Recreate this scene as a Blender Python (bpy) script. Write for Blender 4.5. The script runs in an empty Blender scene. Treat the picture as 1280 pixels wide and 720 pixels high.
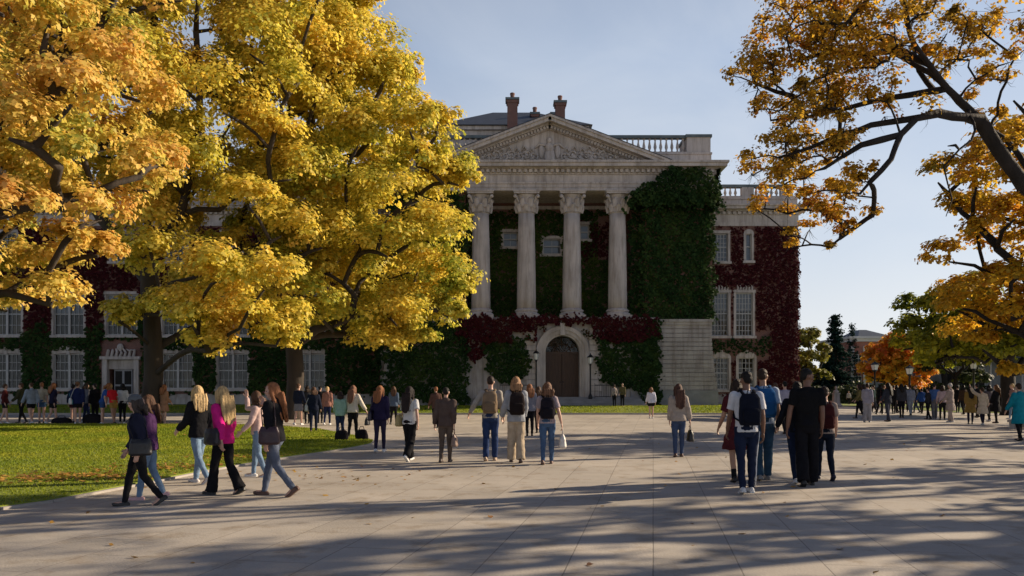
import bpy, math, random
import numpy as np
from mathutils import Vector, Matrix
random.seed(7)
RNG = np.random.default_rng(7)
SC = bpy.context.scene
COL = SC.collection
F, CAMZ, HY = 1000.0, 1.55, 488.0
R = math.radians
def X(px, d): return (px - 640) * d / F
def Z(py, d): return CAMZ + (HY - py) * d / F

# ------------------------------------------------------------------ materials
def nt(name):
    m = bpy.data.materials.new(name); m.use_nodes = True
    t = m.node_tree; t.nodes.clear()
    out = t.nodes.new('ShaderNodeOutputMaterial')
    return m, t, out
def N(t, kind, **kw):
    n = t.nodes.new(kind)
    for k, v in kw.items():
        if k in n.inputs.keys(): n.inputs[k].default_value = v
        else: setattr(n, k, v)
    return n
def ramp(t, stops):
    r = t.nodes.new('ShaderNodeValToRGB'); e = r.color_ramp.elements
    while len(e) < len(stops): e.new(.5)
    for el, (p, c) in zip(e, stops): el.position = p; el.color = (*c, 1)
    return r
def sc(c, k): return tuple(min(1, x * k) for x in c)
def mat(name, col, rough=.8, var=.2, vscale=2.0, bump=.15, bscale=25., col2=None, metal=0., stretch=(1, 1, 1), spec=.4, detail=5., sheen=0):
    m, t, out = nt(name); L = t.links.new
    tc = N(t, 'ShaderNodeTexCoord'); mp = N(t, 'ShaderNodeMapping'); mp.inputs['Scale'].default_value = stretch
    L(tc.outputs['Object'], mp.inputs['Vector'])
    n1 = N(t, 'ShaderNodeTexNoise', Scale=vscale, Detail=detail); L(mp.outputs[0], n1.inputs['Vector'])
    c2 = col2 or sc(col, 1 - var)
    r = ramp(t, [(.3, c2), (.7, sc(col, 1 + var * .4))]); L(n1.outputs['Fac'], r.inputs['Fac'])
    b = N(t, 'ShaderNodeBsdfPrincipled', Roughness=rough, Metallic=metal)
    b.inputs['Specular IOR Level'].default_value = spec
    if sheen: b.inputs['Sheen Weight'].default_value = sheen
    L(r.outputs[0], b.inputs['Base Color'])
    if bump:
        n2 = N(t, 'ShaderNodeTexNoise', Scale=bscale, Detail=6.); L(mp.outputs[0], n2.inputs['Vector'])
        bp = N(t, 'ShaderNodeBump', Strength=bump, Distance=.03); L(n2.outputs['Fac'], bp.inputs['Height']); L(bp.outputs[0], b.inputs['Normal'])
    L(b.outputs[0], out.inputs[0]); return m
def leafmat(name, cols, trans=.45, nscale=.5, patch=None, rough=.55, spec=.3):
    m, t, out = nt(name); L = t.links.new
    g = N(t, 'ShaderNodeNewGeometry')
    k = len(cols); r = ramp(t, [(i / (k - 1) if k > 1 else 0, c) for i, c in enumerate(cols)])
    tc = N(t, 'ShaderNodeTexCoord')
    n1 = N(t, 'ShaderNodeTexNoise', Scale=nscale, Detail=2.); L(tc.outputs['Object'], n1.inputs['Vector'])
    # hue follows clump-sized patches, with each leaf a little off
    a = N(t, 'ShaderNodeMath', operation='MULTIPLY_ADD'); L(n1.outputs['Fac'], a.inputs[0]); a.inputs[1].default_value = 2.2; a.inputs[2].default_value = -.85
    b_ = N(t, 'ShaderNodeMath', operation='MULTIPLY_ADD'); L(g.outputs['Random Per Island'], b_.inputs[0]); b_.inputs[1].default_value = .5; L(a.outputs[0], b_.inputs[2])
    L(b_.outputs[0], r.inputs['Fac'])
    col = r.outputs[0]
    hs = N(t, 'ShaderNodeHueSaturation'); L(col, hs.inputs['Color'])
    v = N(t, 'ShaderNodeMapRange'); L(g.outputs['Random Per Island'], v.inputs[0]); v.inputs[3].default_value = .7; v.inputs[4].default_value = 1.2
    L(v.outputs[0], hs.inputs['Value']); col = hs.outputs[0]
    d = N(t, 'ShaderNodeBsdfPrincipled', Roughness=rough); d.inputs['Specular IOR Level'].default_value = spec
    L(col, d.inputs['Base Color'])
    if trans:
        tr = N(t, 'ShaderNodeBsdfTranslucent'); 
        L(col, tr.inputs['Color'])
        mx = N(t, 'ShaderNodeMixShader'); mx.inputs[0].default_value = trans
        L(d.outputs[0], mx.inputs[1]); L(tr.outputs[0], mx.inputs[2]); L(mx.outputs[0], out.inputs[0])
    else: L(d.outputs[0], out.inputs[0])
    return m

M = {}
M['stone'] = mat('limestone', (.50, .45, .42), .85, .25, .7, .25, 14, col2=(.40, .36, .335))
M['stone2'] = None
def streaky(m):
    t = m.node_tree; L = t.links.new; b = [n for n in t.nodes if n.type == 'BSDF_PRINCIPLED'][0]; src = b.inputs['Base Color'].links[0].from_socket
    tc = N(t, 'ShaderNodeTexCoord'); mp = N(t, 'ShaderNodeMapping'); mp.inputs['Scale'].default_value = (2.2, 2.2, .22); L(tc.outputs['Object'], mp.inputs[0])
    n = N(t, 'ShaderNodeTexNoise', Scale=1.6, Detail=7., Roughness=.7); L(mp.outputs[0], n.inputs[0]); r = ramp(t, [(.38, (.6, .57, .54)), (.54, (1, 1, 1))]); L(n.outputs['Fac'], r.inputs[0])
    mx = N(t, 'ShaderNodeMix', data_type='RGBA', blend_type='MULTIPLY'); mx.inputs[0].default_value = .75; L(src, mx.inputs[6]); L(r.outputs[0], mx.inputs[7]); L(mx.outputs[2], b.inputs['Base Color']); return m
streaky(M['stone'])
M['stone2'] = mat('rusticated stone', (.40, .37, .35), .85, .2, 1.2, .3, 10, col2=(.30, .275, .26))
M['palestone'] = mat('pale stone', (.62, .57, .55), .85, .12, .7, .1, 14)
streaky(M['stone2'])
M['plinth'] = mat('grey granite', (.24, .24, .25), .8, .25, 1.5, .2, 20)
M['slate'] = mat('slate roof', (.035, .045, .065), .55, .35, 2, .3, 12)
M['lead'] = mat('lead capping', (.12, .15, .16), .6, .3, 2, .1, 12)
M['white'] = mat('white window paint', (.42, .41, .395), .5, .15, 3, .05, 20)
M['wood'] = mat('dark oak door', (.075, .038, .022), .55, .4, 3, .3, 8, stretch=(6, 1, .6))
M['iron'] = mat('black iron', (.012, .012, .013), .45, .3, 8, .1, 30, metal=.2)
M['curtain'] = mat('beige curtain', (.17, .12, .07), .9, .3, 2, .2, 6, stretch=(5, 5, .4))
M['blind'] = mat('pale window blind', (.30, .30, .32), .8, .15, 2, .1, 6, stretch=(1, 1, 8))
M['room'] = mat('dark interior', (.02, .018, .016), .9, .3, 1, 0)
M['bark'] = mat('maple bark', (.045, .034, .025), .9, .5, 3, .9, 9, col2=(.025, .019, .015), stretch=(1, 1, .3))
M['darkbark'] = mat('dark bark', (.022, .018, .016), .9, .5, 4, .9, 12, stretch=(1, 1, .4))  # darker bark tone for the right-hand and background trees
M['skin'] = mat('fair skin', (.50, .30, .22), .5, .12, 6, .03, 40, spec=.4)
M['tan'] = mat('tanned skin', (.33, .18, .115), .5, .12, 6, .03, 40, spec=.4)
M['brownskin'] = mat('brown skin', (.17, .085, .052), .5, .12, 6, .03, 40, spec=.4)

def brickmat(name, c1, c2, mortar, sx=.22, sz=.075, ms=.012):
    m, t, out = nt(name); L = t.links.new
    tc = N(t, 'ShaderNodeTexCoord'); sp = N(t, 'ShaderNodeSeparateXYZ'); L(tc.outputs['Object'], sp.inputs[0])
    ad = N(t, 'ShaderNodeMath', operation='ADD'); L(sp.outputs[0], ad.inputs[0]); L(sp.outputs[1], ad.inputs[1])
    cb = N(t, 'ShaderNodeCombineXYZ'); L(ad.outputs[0], cb.inputs[0]); L(sp.outputs[2], cb.inputs[1])
    br = N(t, 'ShaderNodeTexBrick', Scale=1.); br.inputs['Brick Width'].default_value = sx; br.inputs['Row Height'].default_value = sz
    br.inputs['Mortar Size'].default_value = ms; br.inputs['Color1'].default_value = (*c1, 1); br.inputs['Color2'].default_value = (*c2, 1); br.inputs['Mortar'].default_value = (*mortar, 1)
    L(cb.outputs[0], br.inputs['Vector'])
    n1 = N(t, 'ShaderNodeTexNoise', Scale=.6, Detail=6.); L(tc.outputs['Object'], n1.inputs['Vector'])
    mr = N(t, 'ShaderNodeMapRange'); L(n1.outputs['Fac'], mr.inputs[0]); mr.inputs[3].default_value = .6; mr.inputs[4].default_value = 1.3
    mx = N(t, 'ShaderNodeMix', data_type='RGBA', blend_type='MULTIPLY'); mx.inputs[0].default_value = 1
    L(br.outputs[0], mx.inputs[6]); L(mr.outputs[0], mx.inputs[7])
    b = N(t, 'ShaderNodeBsdfPrincipled', Roughness=.9); L(mx.outputs[2], b.inputs['Base Color'])
    bp = N(t, 'ShaderNodeBump', Strength=.4, Distance=.01); L(br.outputs['Fac'], bp.inputs['Height']); bp.invert = True; L(bp.outputs[0], b.inputs['Normal'])
    L(b.outputs[0], out.inputs[0]); return m
M['brick'] = brickmat('red brick', (.20, .06, .045), (.13, .04, .034), (.22, .18, .15))
M['brick2'] = brickmat('bright brick', (.42, .10, .06), (.33, .08, .05), (.3, .22, .18))

def glassmat():
    m, t, out = nt('window glass'); L = t.links.new
    tr = N(t, 'ShaderNodeBsdfTransparent'); tr.inputs[0].default_value = (.7, .75, .78, 1)
    gl = N(t, 'ShaderNodeBsdfGlossy', Roughness=.04); gl.inputs[0].default_value = (.8, .85, .9, 1)
    tc = N(t, 'ShaderNodeTexCoord'); no = N(t, 'ShaderNodeTexNoise', Scale=1.2, Detail=1.); L(tc.outputs['Object'], no.inputs['Vector'])
    bp = N(t, 'ShaderNodeBump', Strength=.12, Distance=.05); L(no.outputs['Fac'], bp.inputs['Height']); L(bp.outputs[0], gl.inputs['Normal'])
    lw = N(t, 'ShaderNodeFresnel', IOR=1.4)
    mx = N(t, 'ShaderNodeMixShader'); L(lw.outputs[0], mx.inputs[0]); L(tr.outputs[0], mx.inputs[1]); L(gl.outputs[0], mx.inputs[2]); L(mx.outputs[0], out.inputs[0])
    return m
M['glass'] = glassmat()
M['lampglass'] = mat('white lamp glass', (.75, .76, .74), .3, .05, 3, 0)

def pavemat():
    m, t, out = nt('stone paving slabs'); L = t.links.new
    tc = N(t, 'ShaderNodeTexCoord'); mp = N(t, 'ShaderNodeMapping'); mp.inputs['Rotation'].default_value = (0, 0, R(-80)); L(tc.outputs['Object'], mp.inputs[0])
    br = N(t, 'ShaderNodeTexBrick', Scale=1.); br.inputs['Brick Width'].default_value = 1.5; br.inputs['Row Height'].default_value = .75
    br.inputs['Mortar Size'].default_value = .007; br.inputs['Mortar Smooth'].default_value = .3
    br.inputs['Color1'].default_value = (.45, .405, .345, 1); br.inputs['Color2'].default_value = (.385, .347, .297, 1); br.inputs['Mortar'].default_value = (.24, .215, .185, 1)
    L(mp.outputs[0], br.inputs['Vector'])
    n1 = N(t, 'ShaderNodeTexNoise', Scale=.35, Detail=8., Roughness=.65); L(tc.outputs['Object'], n1.inputs['Vector'])
    mr = N(t, 'ShaderNodeMapRange'); L(n1.outputs['Fac'], mr.inputs[0]); mr.inputs[1].default_value = .3; mr.inputs[2].default_value = .7; mr.inputs[3].default_value = .78; mr.inputs[4].default_value = 1.12
    n2 = N(t, 'ShaderNodeTexNoise', Scale=40., Detail=4.); L(tc.outputs['Object'], n2.inputs['Vector'])
    mr2 = N(t, 'ShaderNodeMapRange'); L(n2.outputs['Fac'], mr2.inputs[0]); mr2.inputs[3].default_value = .85; mr2.inputs[4].default_value = 1.15
    mu = N(t, 'ShaderNodeMath', operation='MULTIPLY'); L(mr.outputs[0], mu.inputs[0]); L(mr2.outputs[0], mu.inputs[1])
    n3 = N(t, 'ShaderNodeTexNoise', Scale=1.7, Detail=5., Roughness=.7); L(tc.outputs['Object'], n3.inputs['Vector'])
    r3 = ramp(t, [(.52, (1, 1, 1)), (.60, (.86, .83, .79)), (.72, (.66, .61, .55))]); L(n3.outputs['Fac'], r3.inputs[0])
    mx = N(t, 'ShaderNodeMix', data_type='RGBA', blend_type='MULTIPLY'); mx.inputs[0].default_value = 1; L(br.outputs[0], mx.inputs[6]); L(mu.outputs[0], mx.inputs[7])
    mx2 = N(t, 'ShaderNodeMix', data_type='RGBA', blend_type='MULTIPLY'); mx2.inputs[0].default_value = 1; L(mx.outputs[2], mx2.inputs[6]); L(r3.outputs[0], mx2.inputs[7])
    b = N(t, 'ShaderNodeBsdfPrincipled', Roughness=.82); b.inputs['Specular IOR Level'].default_value = .25; L(mx2.outputs[2], b.inputs['Base Color'])
    ad = N(t, 'ShaderNodeMath', operation='MULTIPLY_ADD'); L(br.outputs['Fac'], ad.inputs[0]); ad.inputs[1].default_value = -1; L(n2.outputs['Fac'], ad.inputs[2])
    bp = N(t, 'ShaderNodeBump', Strength=.35, Distance=.012); L(ad.outputs[0], bp.inputs['Height']); L(bp.outputs[0], b.inputs['Normal'])
    L(b.outputs[0], out.inputs[0]); return m
M['paving'] = pavemat()
M['lawnbase'] = mat('lawn turf', (.19, .22, .02), .95, .3, .9, .5, 60, col2=(.11, .16, .016))
M['field'] = mat('distant ground', (.06, .07, .03), .95, .4, .05, 0)
M['kerb'] = mat('concrete kerb', (.34, .31, .28), .9, .2, 3, .2, 30)

# ------------------------------------------------------------------ mesh helpers
class MB:
    def __init__(s): s.v = []; s.f = []
    def add(s, vs, fs):
        o = len(s.v); s.v += [tuple(v) for v in vs]; s.f += [tuple(i + o for i in f) for f in fs]
    def box(s, x0, x1, y0, y1, z0, z1, mtx=None):
        vs = [Vector(p) for p in ((x0, y0, z0), (x1, y0, z0), (x1, y1, z0), (x0, y1, z0), (x0, y0, z1), (x1, y0, z1), (x1, y1, z1), (x0, y1, z1))]
        if mtx: vs = [mtx @ v for v in vs]
        s.add(vs, [(0, 3, 2, 1), (4, 5, 6, 7), (0, 1, 5, 4), (1, 2, 6, 5), (2, 3, 7, 6), (3, 0, 4, 7)])
    def prism(s, poly, y0, y1):   # poly in (x,z), counter clockwise seen from -y
        n = len(poly); vs = [(x, y0, z) for x, z in poly] + [(x, y1, z) for x, z in poly]
        s.add(vs, [tuple(range(n)), tuple(range(2 * n - 1, n - 1, -1))] + [(i, i + n, (i + 1) % n + n, (i + 1) % n) for i in range(n)])
    def strip(s, a, b, y0, y1):   # solid between two open outlines in (x,z)
        n = len(a)
        vs = [(x, y0, z) for x, z in a] + [(x, y0, z) for x, z in b] + [(x, y1, z) for x, z in a] + [(x, y1, z) for x, z in b]
        fs = []
        for i in range(n - 1):
            fs += [(i, i + 1, n + i + 1, n + i), (2 * n + i, 3 * n + i, 3 * n + i + 1, 2 * n + i + 1), (i, 2 * n + i, 2 * n + i + 1, i + 1), (n + i, n + i + 1, 3 * n + i + 1, 3 * n + i)]
        fs += [(0, n, 3 * n, 2 * n), (n - 1, 3 * n - 1, 4 * n - 1, 2 * n - 1)]
        s.add(vs, fs)
    def tube(s, pts, rad, n=8, flat=1., cap=True):
        pts = [Vector(p) for p in pts]; k = len(pts)
        if not hasattr(rad, '__len__'): rad = [rad] * k
        vs = []; ref = None
        for i, p in enumerate(pts):
            t = (pts[min(i + 1, k - 1)] - pts[max(i - 1, 0)]); t = t.normalized() if t.length > 1e-9 else Vector((0, 0, 1))
            if ref is None:
                ref = Vector((1, 0, 0)) if abs(t.x) < .8 else Vector((0, 1, 0))
            u = (ref - t * ref.dot(t)).normalized(); w = t.cross(u); ref = u
            r = rad[i]; r = r if hasattr(r, '__len__') else (r, r * flat)
            for j in range(n):
                a = 2 * math.pi * j / n; vs.append(p + u * (math.cos(a) * r[0]) + w * (math.sin(a) * r[1]))
        fs = [(i * n + j, i * n + (j + 1) % n, (i + 1) * n + (j + 1) % n, (i + 1) * n + j) for i in range(k - 1) for j in range(n)]
        if cap: fs += [tuple(range(n - 1, -1, -1)), tuple((k - 1) * n + j for j in range(n))]
        s.add(vs, fs)
    def lathe(s, prof, cx, cy, n=24, flute=0):
        vs = []
        for r, z in prof:
            for j in range(n):
                a = 2 * math.pi * j / n; rr = r * (1 - (flute if j % 2 else 0)); vs.append((cx + math.cos(a) * rr, cy + math.sin(a) * rr, z))
        k = len(prof)
        fs = [(i * n + j, i * n + (j + 1) % n, (i + 1) * n + (j + 1) % n, (i + 1) * n + j) for i in range(k - 1) for j in range(n)]
        fs += [tuple(range(n - 1, -1, -1)), tuple((k - 1) * n + j for j in range(n))]
        s.add(vs, fs)
    def ell(s, c, r, nu=14, nv=9, mtx=None):
        c = Vector(c); vs = [Vector((0, 0, -r[2]))]
        for i in range(1, nv):
            b = math.pi * i / nv - math.pi / 2
            for j in range(nu):
                a = 2 * math.pi * j / nu; vs.append(Vector((math.cos(a) * math.cos(b) * r[0], math.sin(a) * math.cos(b) * r[1], math.sin(b) * r[2])))
        vs.append(Vector((0, 0, r[2])))
        fs = [(0, 1 + (j + 1) % nu, 1 + j) for j in range(nu)]
        for i in range(nv - 2):
            for j in range(nu): fs.append((1 + i * nu + j, 1 + i * nu + (j + 1) % nu, 1 + (i + 1) * nu + (j + 1) % nu, 1 + (i + 1) * nu + j))
        o = 1 + (nv - 2) * nu; fs += [(o + j, o + (j + 1) % nu, o + nu) for j in range(nu)]
        if mtx: vs = [mtx @ v for v in vs]
        s.add([v + c for v in vs], fs)
    def build(s, name, m, parent=None, smooth=False, **props):
        me = bpy.data.meshes.new(name); me.from_pydata(s.v, [], s.f); me.update()
        if smooth: me.polygons.foreach_set('use_smooth', [True] * len(me.polygons))
        me.materials.append(M[m] if isinstance(m, str) else m)
        o = bpy.data.objects.new(name, me); COL.objects.link(o)
        if parent: o.parent = parent
        for k, v in props.items(): o[k] = v
        return o
def thing(name, label, cat, loc=(0, 0, 0), rz=0, group=None, scale=1):
    o = bpy.data.objects.new(name, None); COL.objects.link(o); o.empty_display_size = .2
    o.location = loc; o.rotation_euler = (0, 0, rz); o.scale = (scale,) * 3
    o['label'] = label; o['category'] = cat
    if group: o['group'] = group
    return o
def tag(o, label, cat, group=None):
    o['label'] = label; o['category'] = cat
    if group: o['group'] = group
    return o
def fastmesh(name, V, k, m, parent=None, smooth=False):
    """V: (n,k,3) array of n polygons with k corners each"""
    n = V.shape[0]; me = bpy.data.meshes.new(name)
    me.vertices.add(n * k); me.vertices.foreach_set('co', V.astype(np.float32).ravel())
    me.loops.add(n * k); me.loops.foreach_set('vertex_index', np.arange(n * k, dtype=np.int32))
    me.polygons.add(n); me.polygons.foreach_set('loop_start', np.arange(0, n * k, k, dtype=np.int32)); me.polygons.foreach_set('loop_total', np.full(n, k, dtype=np.int32))
    me.update(calc_edges=True); me.materials.append(M[m] if isinstance(m, str) else m)
    o = bpy.data.objects.new(name, me); COL.objects.link(o)
    if parent: o.parent = parent
    return o
LEAF5 = np.array([(0, -.5), (.22, -.28), (.5, -.05), (.27, .12), (.2, .42), (0, .55), (-.2, .42), (-.27, .12), (-.5, -.05), (-.22, -.28)])
LEAF6 = np.array([(0, -.5), (.34, -.2), (.42, .15), (0, .55), (-.42, .15), (-.34, -.2)])
LEAF4 = np.array([(0, -.55), (.4, 0), (0, .55), (-.4, 0)])
def leaves(name, C, Nn, size, shape, m, parent=None, rng=RNG, curl=.25):
    n = len(C); Nn = Nn / (np.linalg.norm(Nn, axis=1, keepdims=True) + 1e-9)
    t = rng.normal(size=(n, 3)); t[:, 2] -= .6
    u = np.cross(Nn, t); u /= np.linalg.norm(u, axis=1, keepdims=True) + 1e-9; w = np.cross(u, Nn)
    sz = size * rng.uniform(.65, 1.3, (n, 1, 1)); sh = shape
    V = C[:, None, :] + sz * (sh[None, :, 0:1] * u[:, None, :] + sh[None, :, 1:2] * w[:, None, :] - curl * (np.abs(sh[None, :, 0:1]) * 1.2) * Nn[:, None, :])
    return fastmesh(name, V, len(sh), m, parent)
def rdir(n, rng=RNG, zmin=-1.):
    v = rng.normal(size=(n, 3)); v /= np.linalg.norm(v, axis=1, keepdims=True)
    v[:, 2] = np.where(v[:, 2] < zmin, -v[:, 2], v[:, 2]); return v
def crown(masses, nsub, nleaf, rng, flat=.72, subr=.42):
    Cs, Ns = [], []
    for c, r in masses:
        d = rdir(nsub, rng, -.35); S = np.array(c) + d * r * rng.uniform(.45, 1., (nsub, 1)) * np.array([1, 1, flat])
        d2 = rdir(nsub * nleaf, rng, -.6); Sr = np.repeat(S, nleaf, 0); dd = np.repeat(d, nleaf, 0)
        P = Sr + d2 * (r * subr) * rng.uniform(.35, 1.12, (len(Sr), 1)) * np.array([1, 1, .7])
        Cs.append(P); Ns.append(d2 * .7 + dd * .4 + np.array([0, 0, .45]) + rng.normal(size=P.shape) * .30)
    return np.concatenate(Cs), np.concatenate(Ns)
def inpoly(x, y, poly):
    c = False; n = len(poly); j = n - 1
    for i in range(n):
        (xi, yi), (xj, yj) = poly[i], poly[j]
        if (yi > y) != (yj > y) and x < (xj - xi) * (y - yi) / (yj - yi) + xi: c = not c
        j = i
    return c
def edge_dist(x, y, poly):
    b = 1e9
    for i in range(len(poly)):
        (x0, y0), (x1, y1) = poly[i - 1], poly[i]; dx, dy = x1 - x0, y1 - y0
        t = max(0, min(1, ((x - x0) * dx + (y - y0) * dy) / (dx * dx + dy * dy + 1e-9)))
        b = min(b, math.hypot(x - x0 - t * dx, y - y0 - t * dy))
    return b
def masses_in(poly, d0, dd, n, r, rng, zmin=2.2):
    """spread n leaf masses through a crown whose outline (metres, x-z) is poly and whose half depth is dd"""
    P = [(X(a, d0), Z(b, d0)) for a, b in poly]; xs = [p[0] for p in P]; zs = [p[1] for p in P]
    out = []; inr = max(2 * r, .35 * min(max(xs) - min(xs), max(zs) - min(zs)))
    while len(out) < n:
        best, bd = None, -1
        for _ in range(12):
            for _ in range(400):
                x, z = rng.uniform(min(xs), max(xs)), rng.uniform(min(zs), max(zs))
                if inpoly(x, z, P) and z > zmin:
                    e = edge_dist(x, z, P)
                    if e > r * .75: break
            q = min(1, e / inr); dep = dd * math.sqrt(max(.05, 1 - (1 - q) ** 2))
            y = rng.uniform(-1, 1); y = math.copysign(abs(y) ** .6, y) * dep
            p = np.array((x, d0 + y, z)); k = min([np.linalg.norm(p - o[0]) for o in out[-80:]] or [9])
            if k > bd: best, bd = p, k
        out.append((best, r * rng.uniform(.75, 1.25)))
    return out
def skeleton(limbs, targets, rng, rtrunk, base, tipr=.02, arch=.18, wob=.12, seg_=.9, expo=.52, bar=(), hp=1.2, pw_=.28, lk=1, lmin=0):
    """limbs: list of (parent_limb_index or -1, [points]); each target joins the nearest sensible node. returns list of (points, radii)"""
    pos, par, plen = [], [], []; ends = []; li = []
    for pi, pts in limbs:
        prev = -1
        if pi >= 0:
            cand = li[pi]; prev = min(cand, key=lambda i: np.linalg.norm(pos[i] - np.array(pts[0])))
            pts = pts[1:]
        ids = []
        for k, p in enumerate(pts):
            p = np.array(p, float)
            if prev >= 0:
                seg = np.linalg.norm(p - pos[prev]); m_ = max(1, int(seg / seg_))
                a0 = pos[prev].copy()
                for q in range(1, m_ + 1):
                    pp = a0 + (p - a0) * q / m_ + (rng.normal(size=3) * wob * .35 * seg_ if q < m_ else 0)
                    pos.append(pp); par.append(prev); plen.append(plen[prev] + np.linalg.norm(pp - pos[prev])); prev = len(pos) - 1; ids.append(prev)
            else:
                pos.append(p); par.append(-1); plen.append(0); prev = len(pos) - 1; ids.append(prev)
        li.append(ids); ends.append(prev)
    base = np.array(base, float); no = [i for b_ in bar for i in li[b_]]
    for t in sorted(targets, key=lambda t: np.linalg.norm(t - base)):
        A = np.array(pos); D = np.linalg.norm(A - t, axis=1); cost = D + pw_ * np.array(plen) + hp * np.maximum(0, A[:, 2] - t[2] - .2 * D) + np.where(A[:, 2] < 1.8, 5, 0); cost[no] += 50
        i = int(np.argmin(cost)); L_ = D[i]; m_ = max(2, int(L_ / (.78 * seg_))); a0 = pos[i].copy(); prev = i
        side = rng.normal(size=3) * wob * L_ ; side[2] = arch * L_
        for q in range(1, m_ + 1):
            s_ = q / m_; pp = a0 + (t - a0) * s_ + side * math.sin(math.pi * s_) * .5 + rng.normal(size=3) * wob * .13 * seg_
            pos.append(pp); par.append(prev); plen.append(plen[prev] + L_ / m_); prev = len(pos) - 1
        ends.append(prev)
    lim0 = set(li[0]); n = len(pos); cnt = np.zeros(n); ch = [[] for _ in range(n)]
    for i in range(n):
        if par[i] >= 0: ch[par[i]].append(i)
    for i in range(n - 1, -1, -1):
        if not ch[i]: cnt[i] = 1
        if par[i] >= 0: cnt[par[i]] += cnt[i]
    tot = cnt[0]; rad = tipr + (rtrunk - tipr) * (cnt / tot) ** expo
    if lk != 1: rad = np.array([rad[i] if i in lim0 else tipr + (rad[i] - tipr) * lk for i in range(n)])
    if lmin:
        for q_, ids in enumerate(li[1:], 1):
            for j, i in enumerate(ids): rad[i] = max(rad[i], lmin * (.3 if q_ in bar else .75) * (1 - .8 * j / len(ids)) ** .8)
    tubes = []; stack = [(0, None)]
    while stack:
        i, p0 = stack.pop(); pts = []; rr = []
        if p0 is not None: pts.append(pos[p0]); rr.append(min(rad[p0], rad[i] * 1.25))
        while True:
            pts.append(pos[i]); rr.append(rad[i])
            if not ch[i]: break
            c = sorted(ch[i], key=lambda j: -cnt[j])
            for j in c[1:]: stack.append((j, i))
            i = c[0]
        if len(pts) > 1: rr[-1] *= .5; tubes.append((pts, rr))
    return tubes
def wood(tubes, name, m, parent, base=None, flare=1.5):
    mb = MB()
    for k, (p, r) in enumerate(tubes):
        r = list(r)
        if k == 0: # root flare
            p = [p[0] - np.array((0, 0, .25))] + list(p); r = [r[0] * flare * 1.15] + [r[0] * flare] + r[1:]
            if len(p) > 3: p.insert(2, p[1] + (p[2] - p[1]) * .45); r.insert(2, r[2] * 1.12)
        mb.tube(p, r, 12 if r[0] > .12 else (7 if r[0] > .05 else 5))
    return mb.build(name, m, parent, True)
# ------------------------------------------------------------------ camera, sky, sun
cam = bpy.data.cameras.new('camera'); co = bpy.data.objects.new('camera', cam); COL.objects.link(co); SC.camera = co
co.location = (0, 0, CAMZ); co.rotation_euler = (R(90), 0, 0)
cam.sensor_width = 36; cam.lens = 28.125; cam.shift_y = 0.1; cam.clip_end = 4000; cam.clip_start = .1
SUN_EL, SUN_AZ = 23., 20.      # azimuth: degrees behind the facade plane, sun on the right
sd = Vector((math.cos(R(SUN_EL)) * math.cos(R(SUN_AZ)), math.cos(R(SUN_EL)) * math.sin(R(SUN_AZ)), math.sin(R(SUN_EL))))
sl = bpy.data.lights.new('sun', 'SUN'); sl.energy = 5.0; sl.angle = R(.53); sl.color = (1, .82, .60)
so = bpy.data.objects.new('sun', sl); COL.objects.link(so); so.location = (60, 20, 40); so.rotation_euler = sd.to_track_quat('Z', 'Y').to_euler()
w = bpy.data.worlds.new('World'); SC.world = w; w.use_nodes = True; t = w.node_tree; t.nodes.clear(); L = t.links.new
out = t.nodes.new('ShaderNodeOutputWorld'); bg = N(t, 'ShaderNodeBackground', Strength=.067)
sky = t.nodes.new('ShaderNodeTexSky'); sky.sky_type = 'NISHITA'; sky.sun_disc = False; sky.sun_elevation = R(SUN_EL); sky.sun_rotation = R(90 - SUN_AZ)
sky.altitude = 0; sky.air_density = 1.1; sky.dust_density = 1.6; sky.ozone_density = 1.3
tc = N(t, 'ShaderNodeTexCoord'); mp = N(t, 'ShaderNodeMapping'); mp.inputs['Scale'].default_value = (1.3, 1.3, 2.4); mp.inputs['Rotation'].default_value = (.15, .25, .3)
L(tc.outputs['Generated'], mp.inputs[0])
n1 = N(t, 'ShaderNodeTexNoise', Scale=2.2, Detail=7., Roughness=.55, Distortion=.5); L(mp.outputs[0], n1.inputs[0])
rr = ramp(t, [(.40, (0, 0, 0)), (.85, (.45, .45, .45))]); L(n1.outputs['Fac'], rr.inputs[0])
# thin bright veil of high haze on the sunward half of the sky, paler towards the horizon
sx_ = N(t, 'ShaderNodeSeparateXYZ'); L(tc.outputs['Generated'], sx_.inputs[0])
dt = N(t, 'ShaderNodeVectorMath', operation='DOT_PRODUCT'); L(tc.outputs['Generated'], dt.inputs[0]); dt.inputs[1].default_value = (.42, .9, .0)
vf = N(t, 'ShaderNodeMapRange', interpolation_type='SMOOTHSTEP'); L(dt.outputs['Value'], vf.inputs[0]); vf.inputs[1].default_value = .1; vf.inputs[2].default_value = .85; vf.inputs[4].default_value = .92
ve = ramp(t, [(0, (.72, .72, .70)), (.16, (.52, .58, .655)), (.38, (.36, .44, .575)), (.6, (.13, .18, .30)), (.8, (.08, .12, .22))]); L(sx_.outputs[2], ve.inputs[0])
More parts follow.
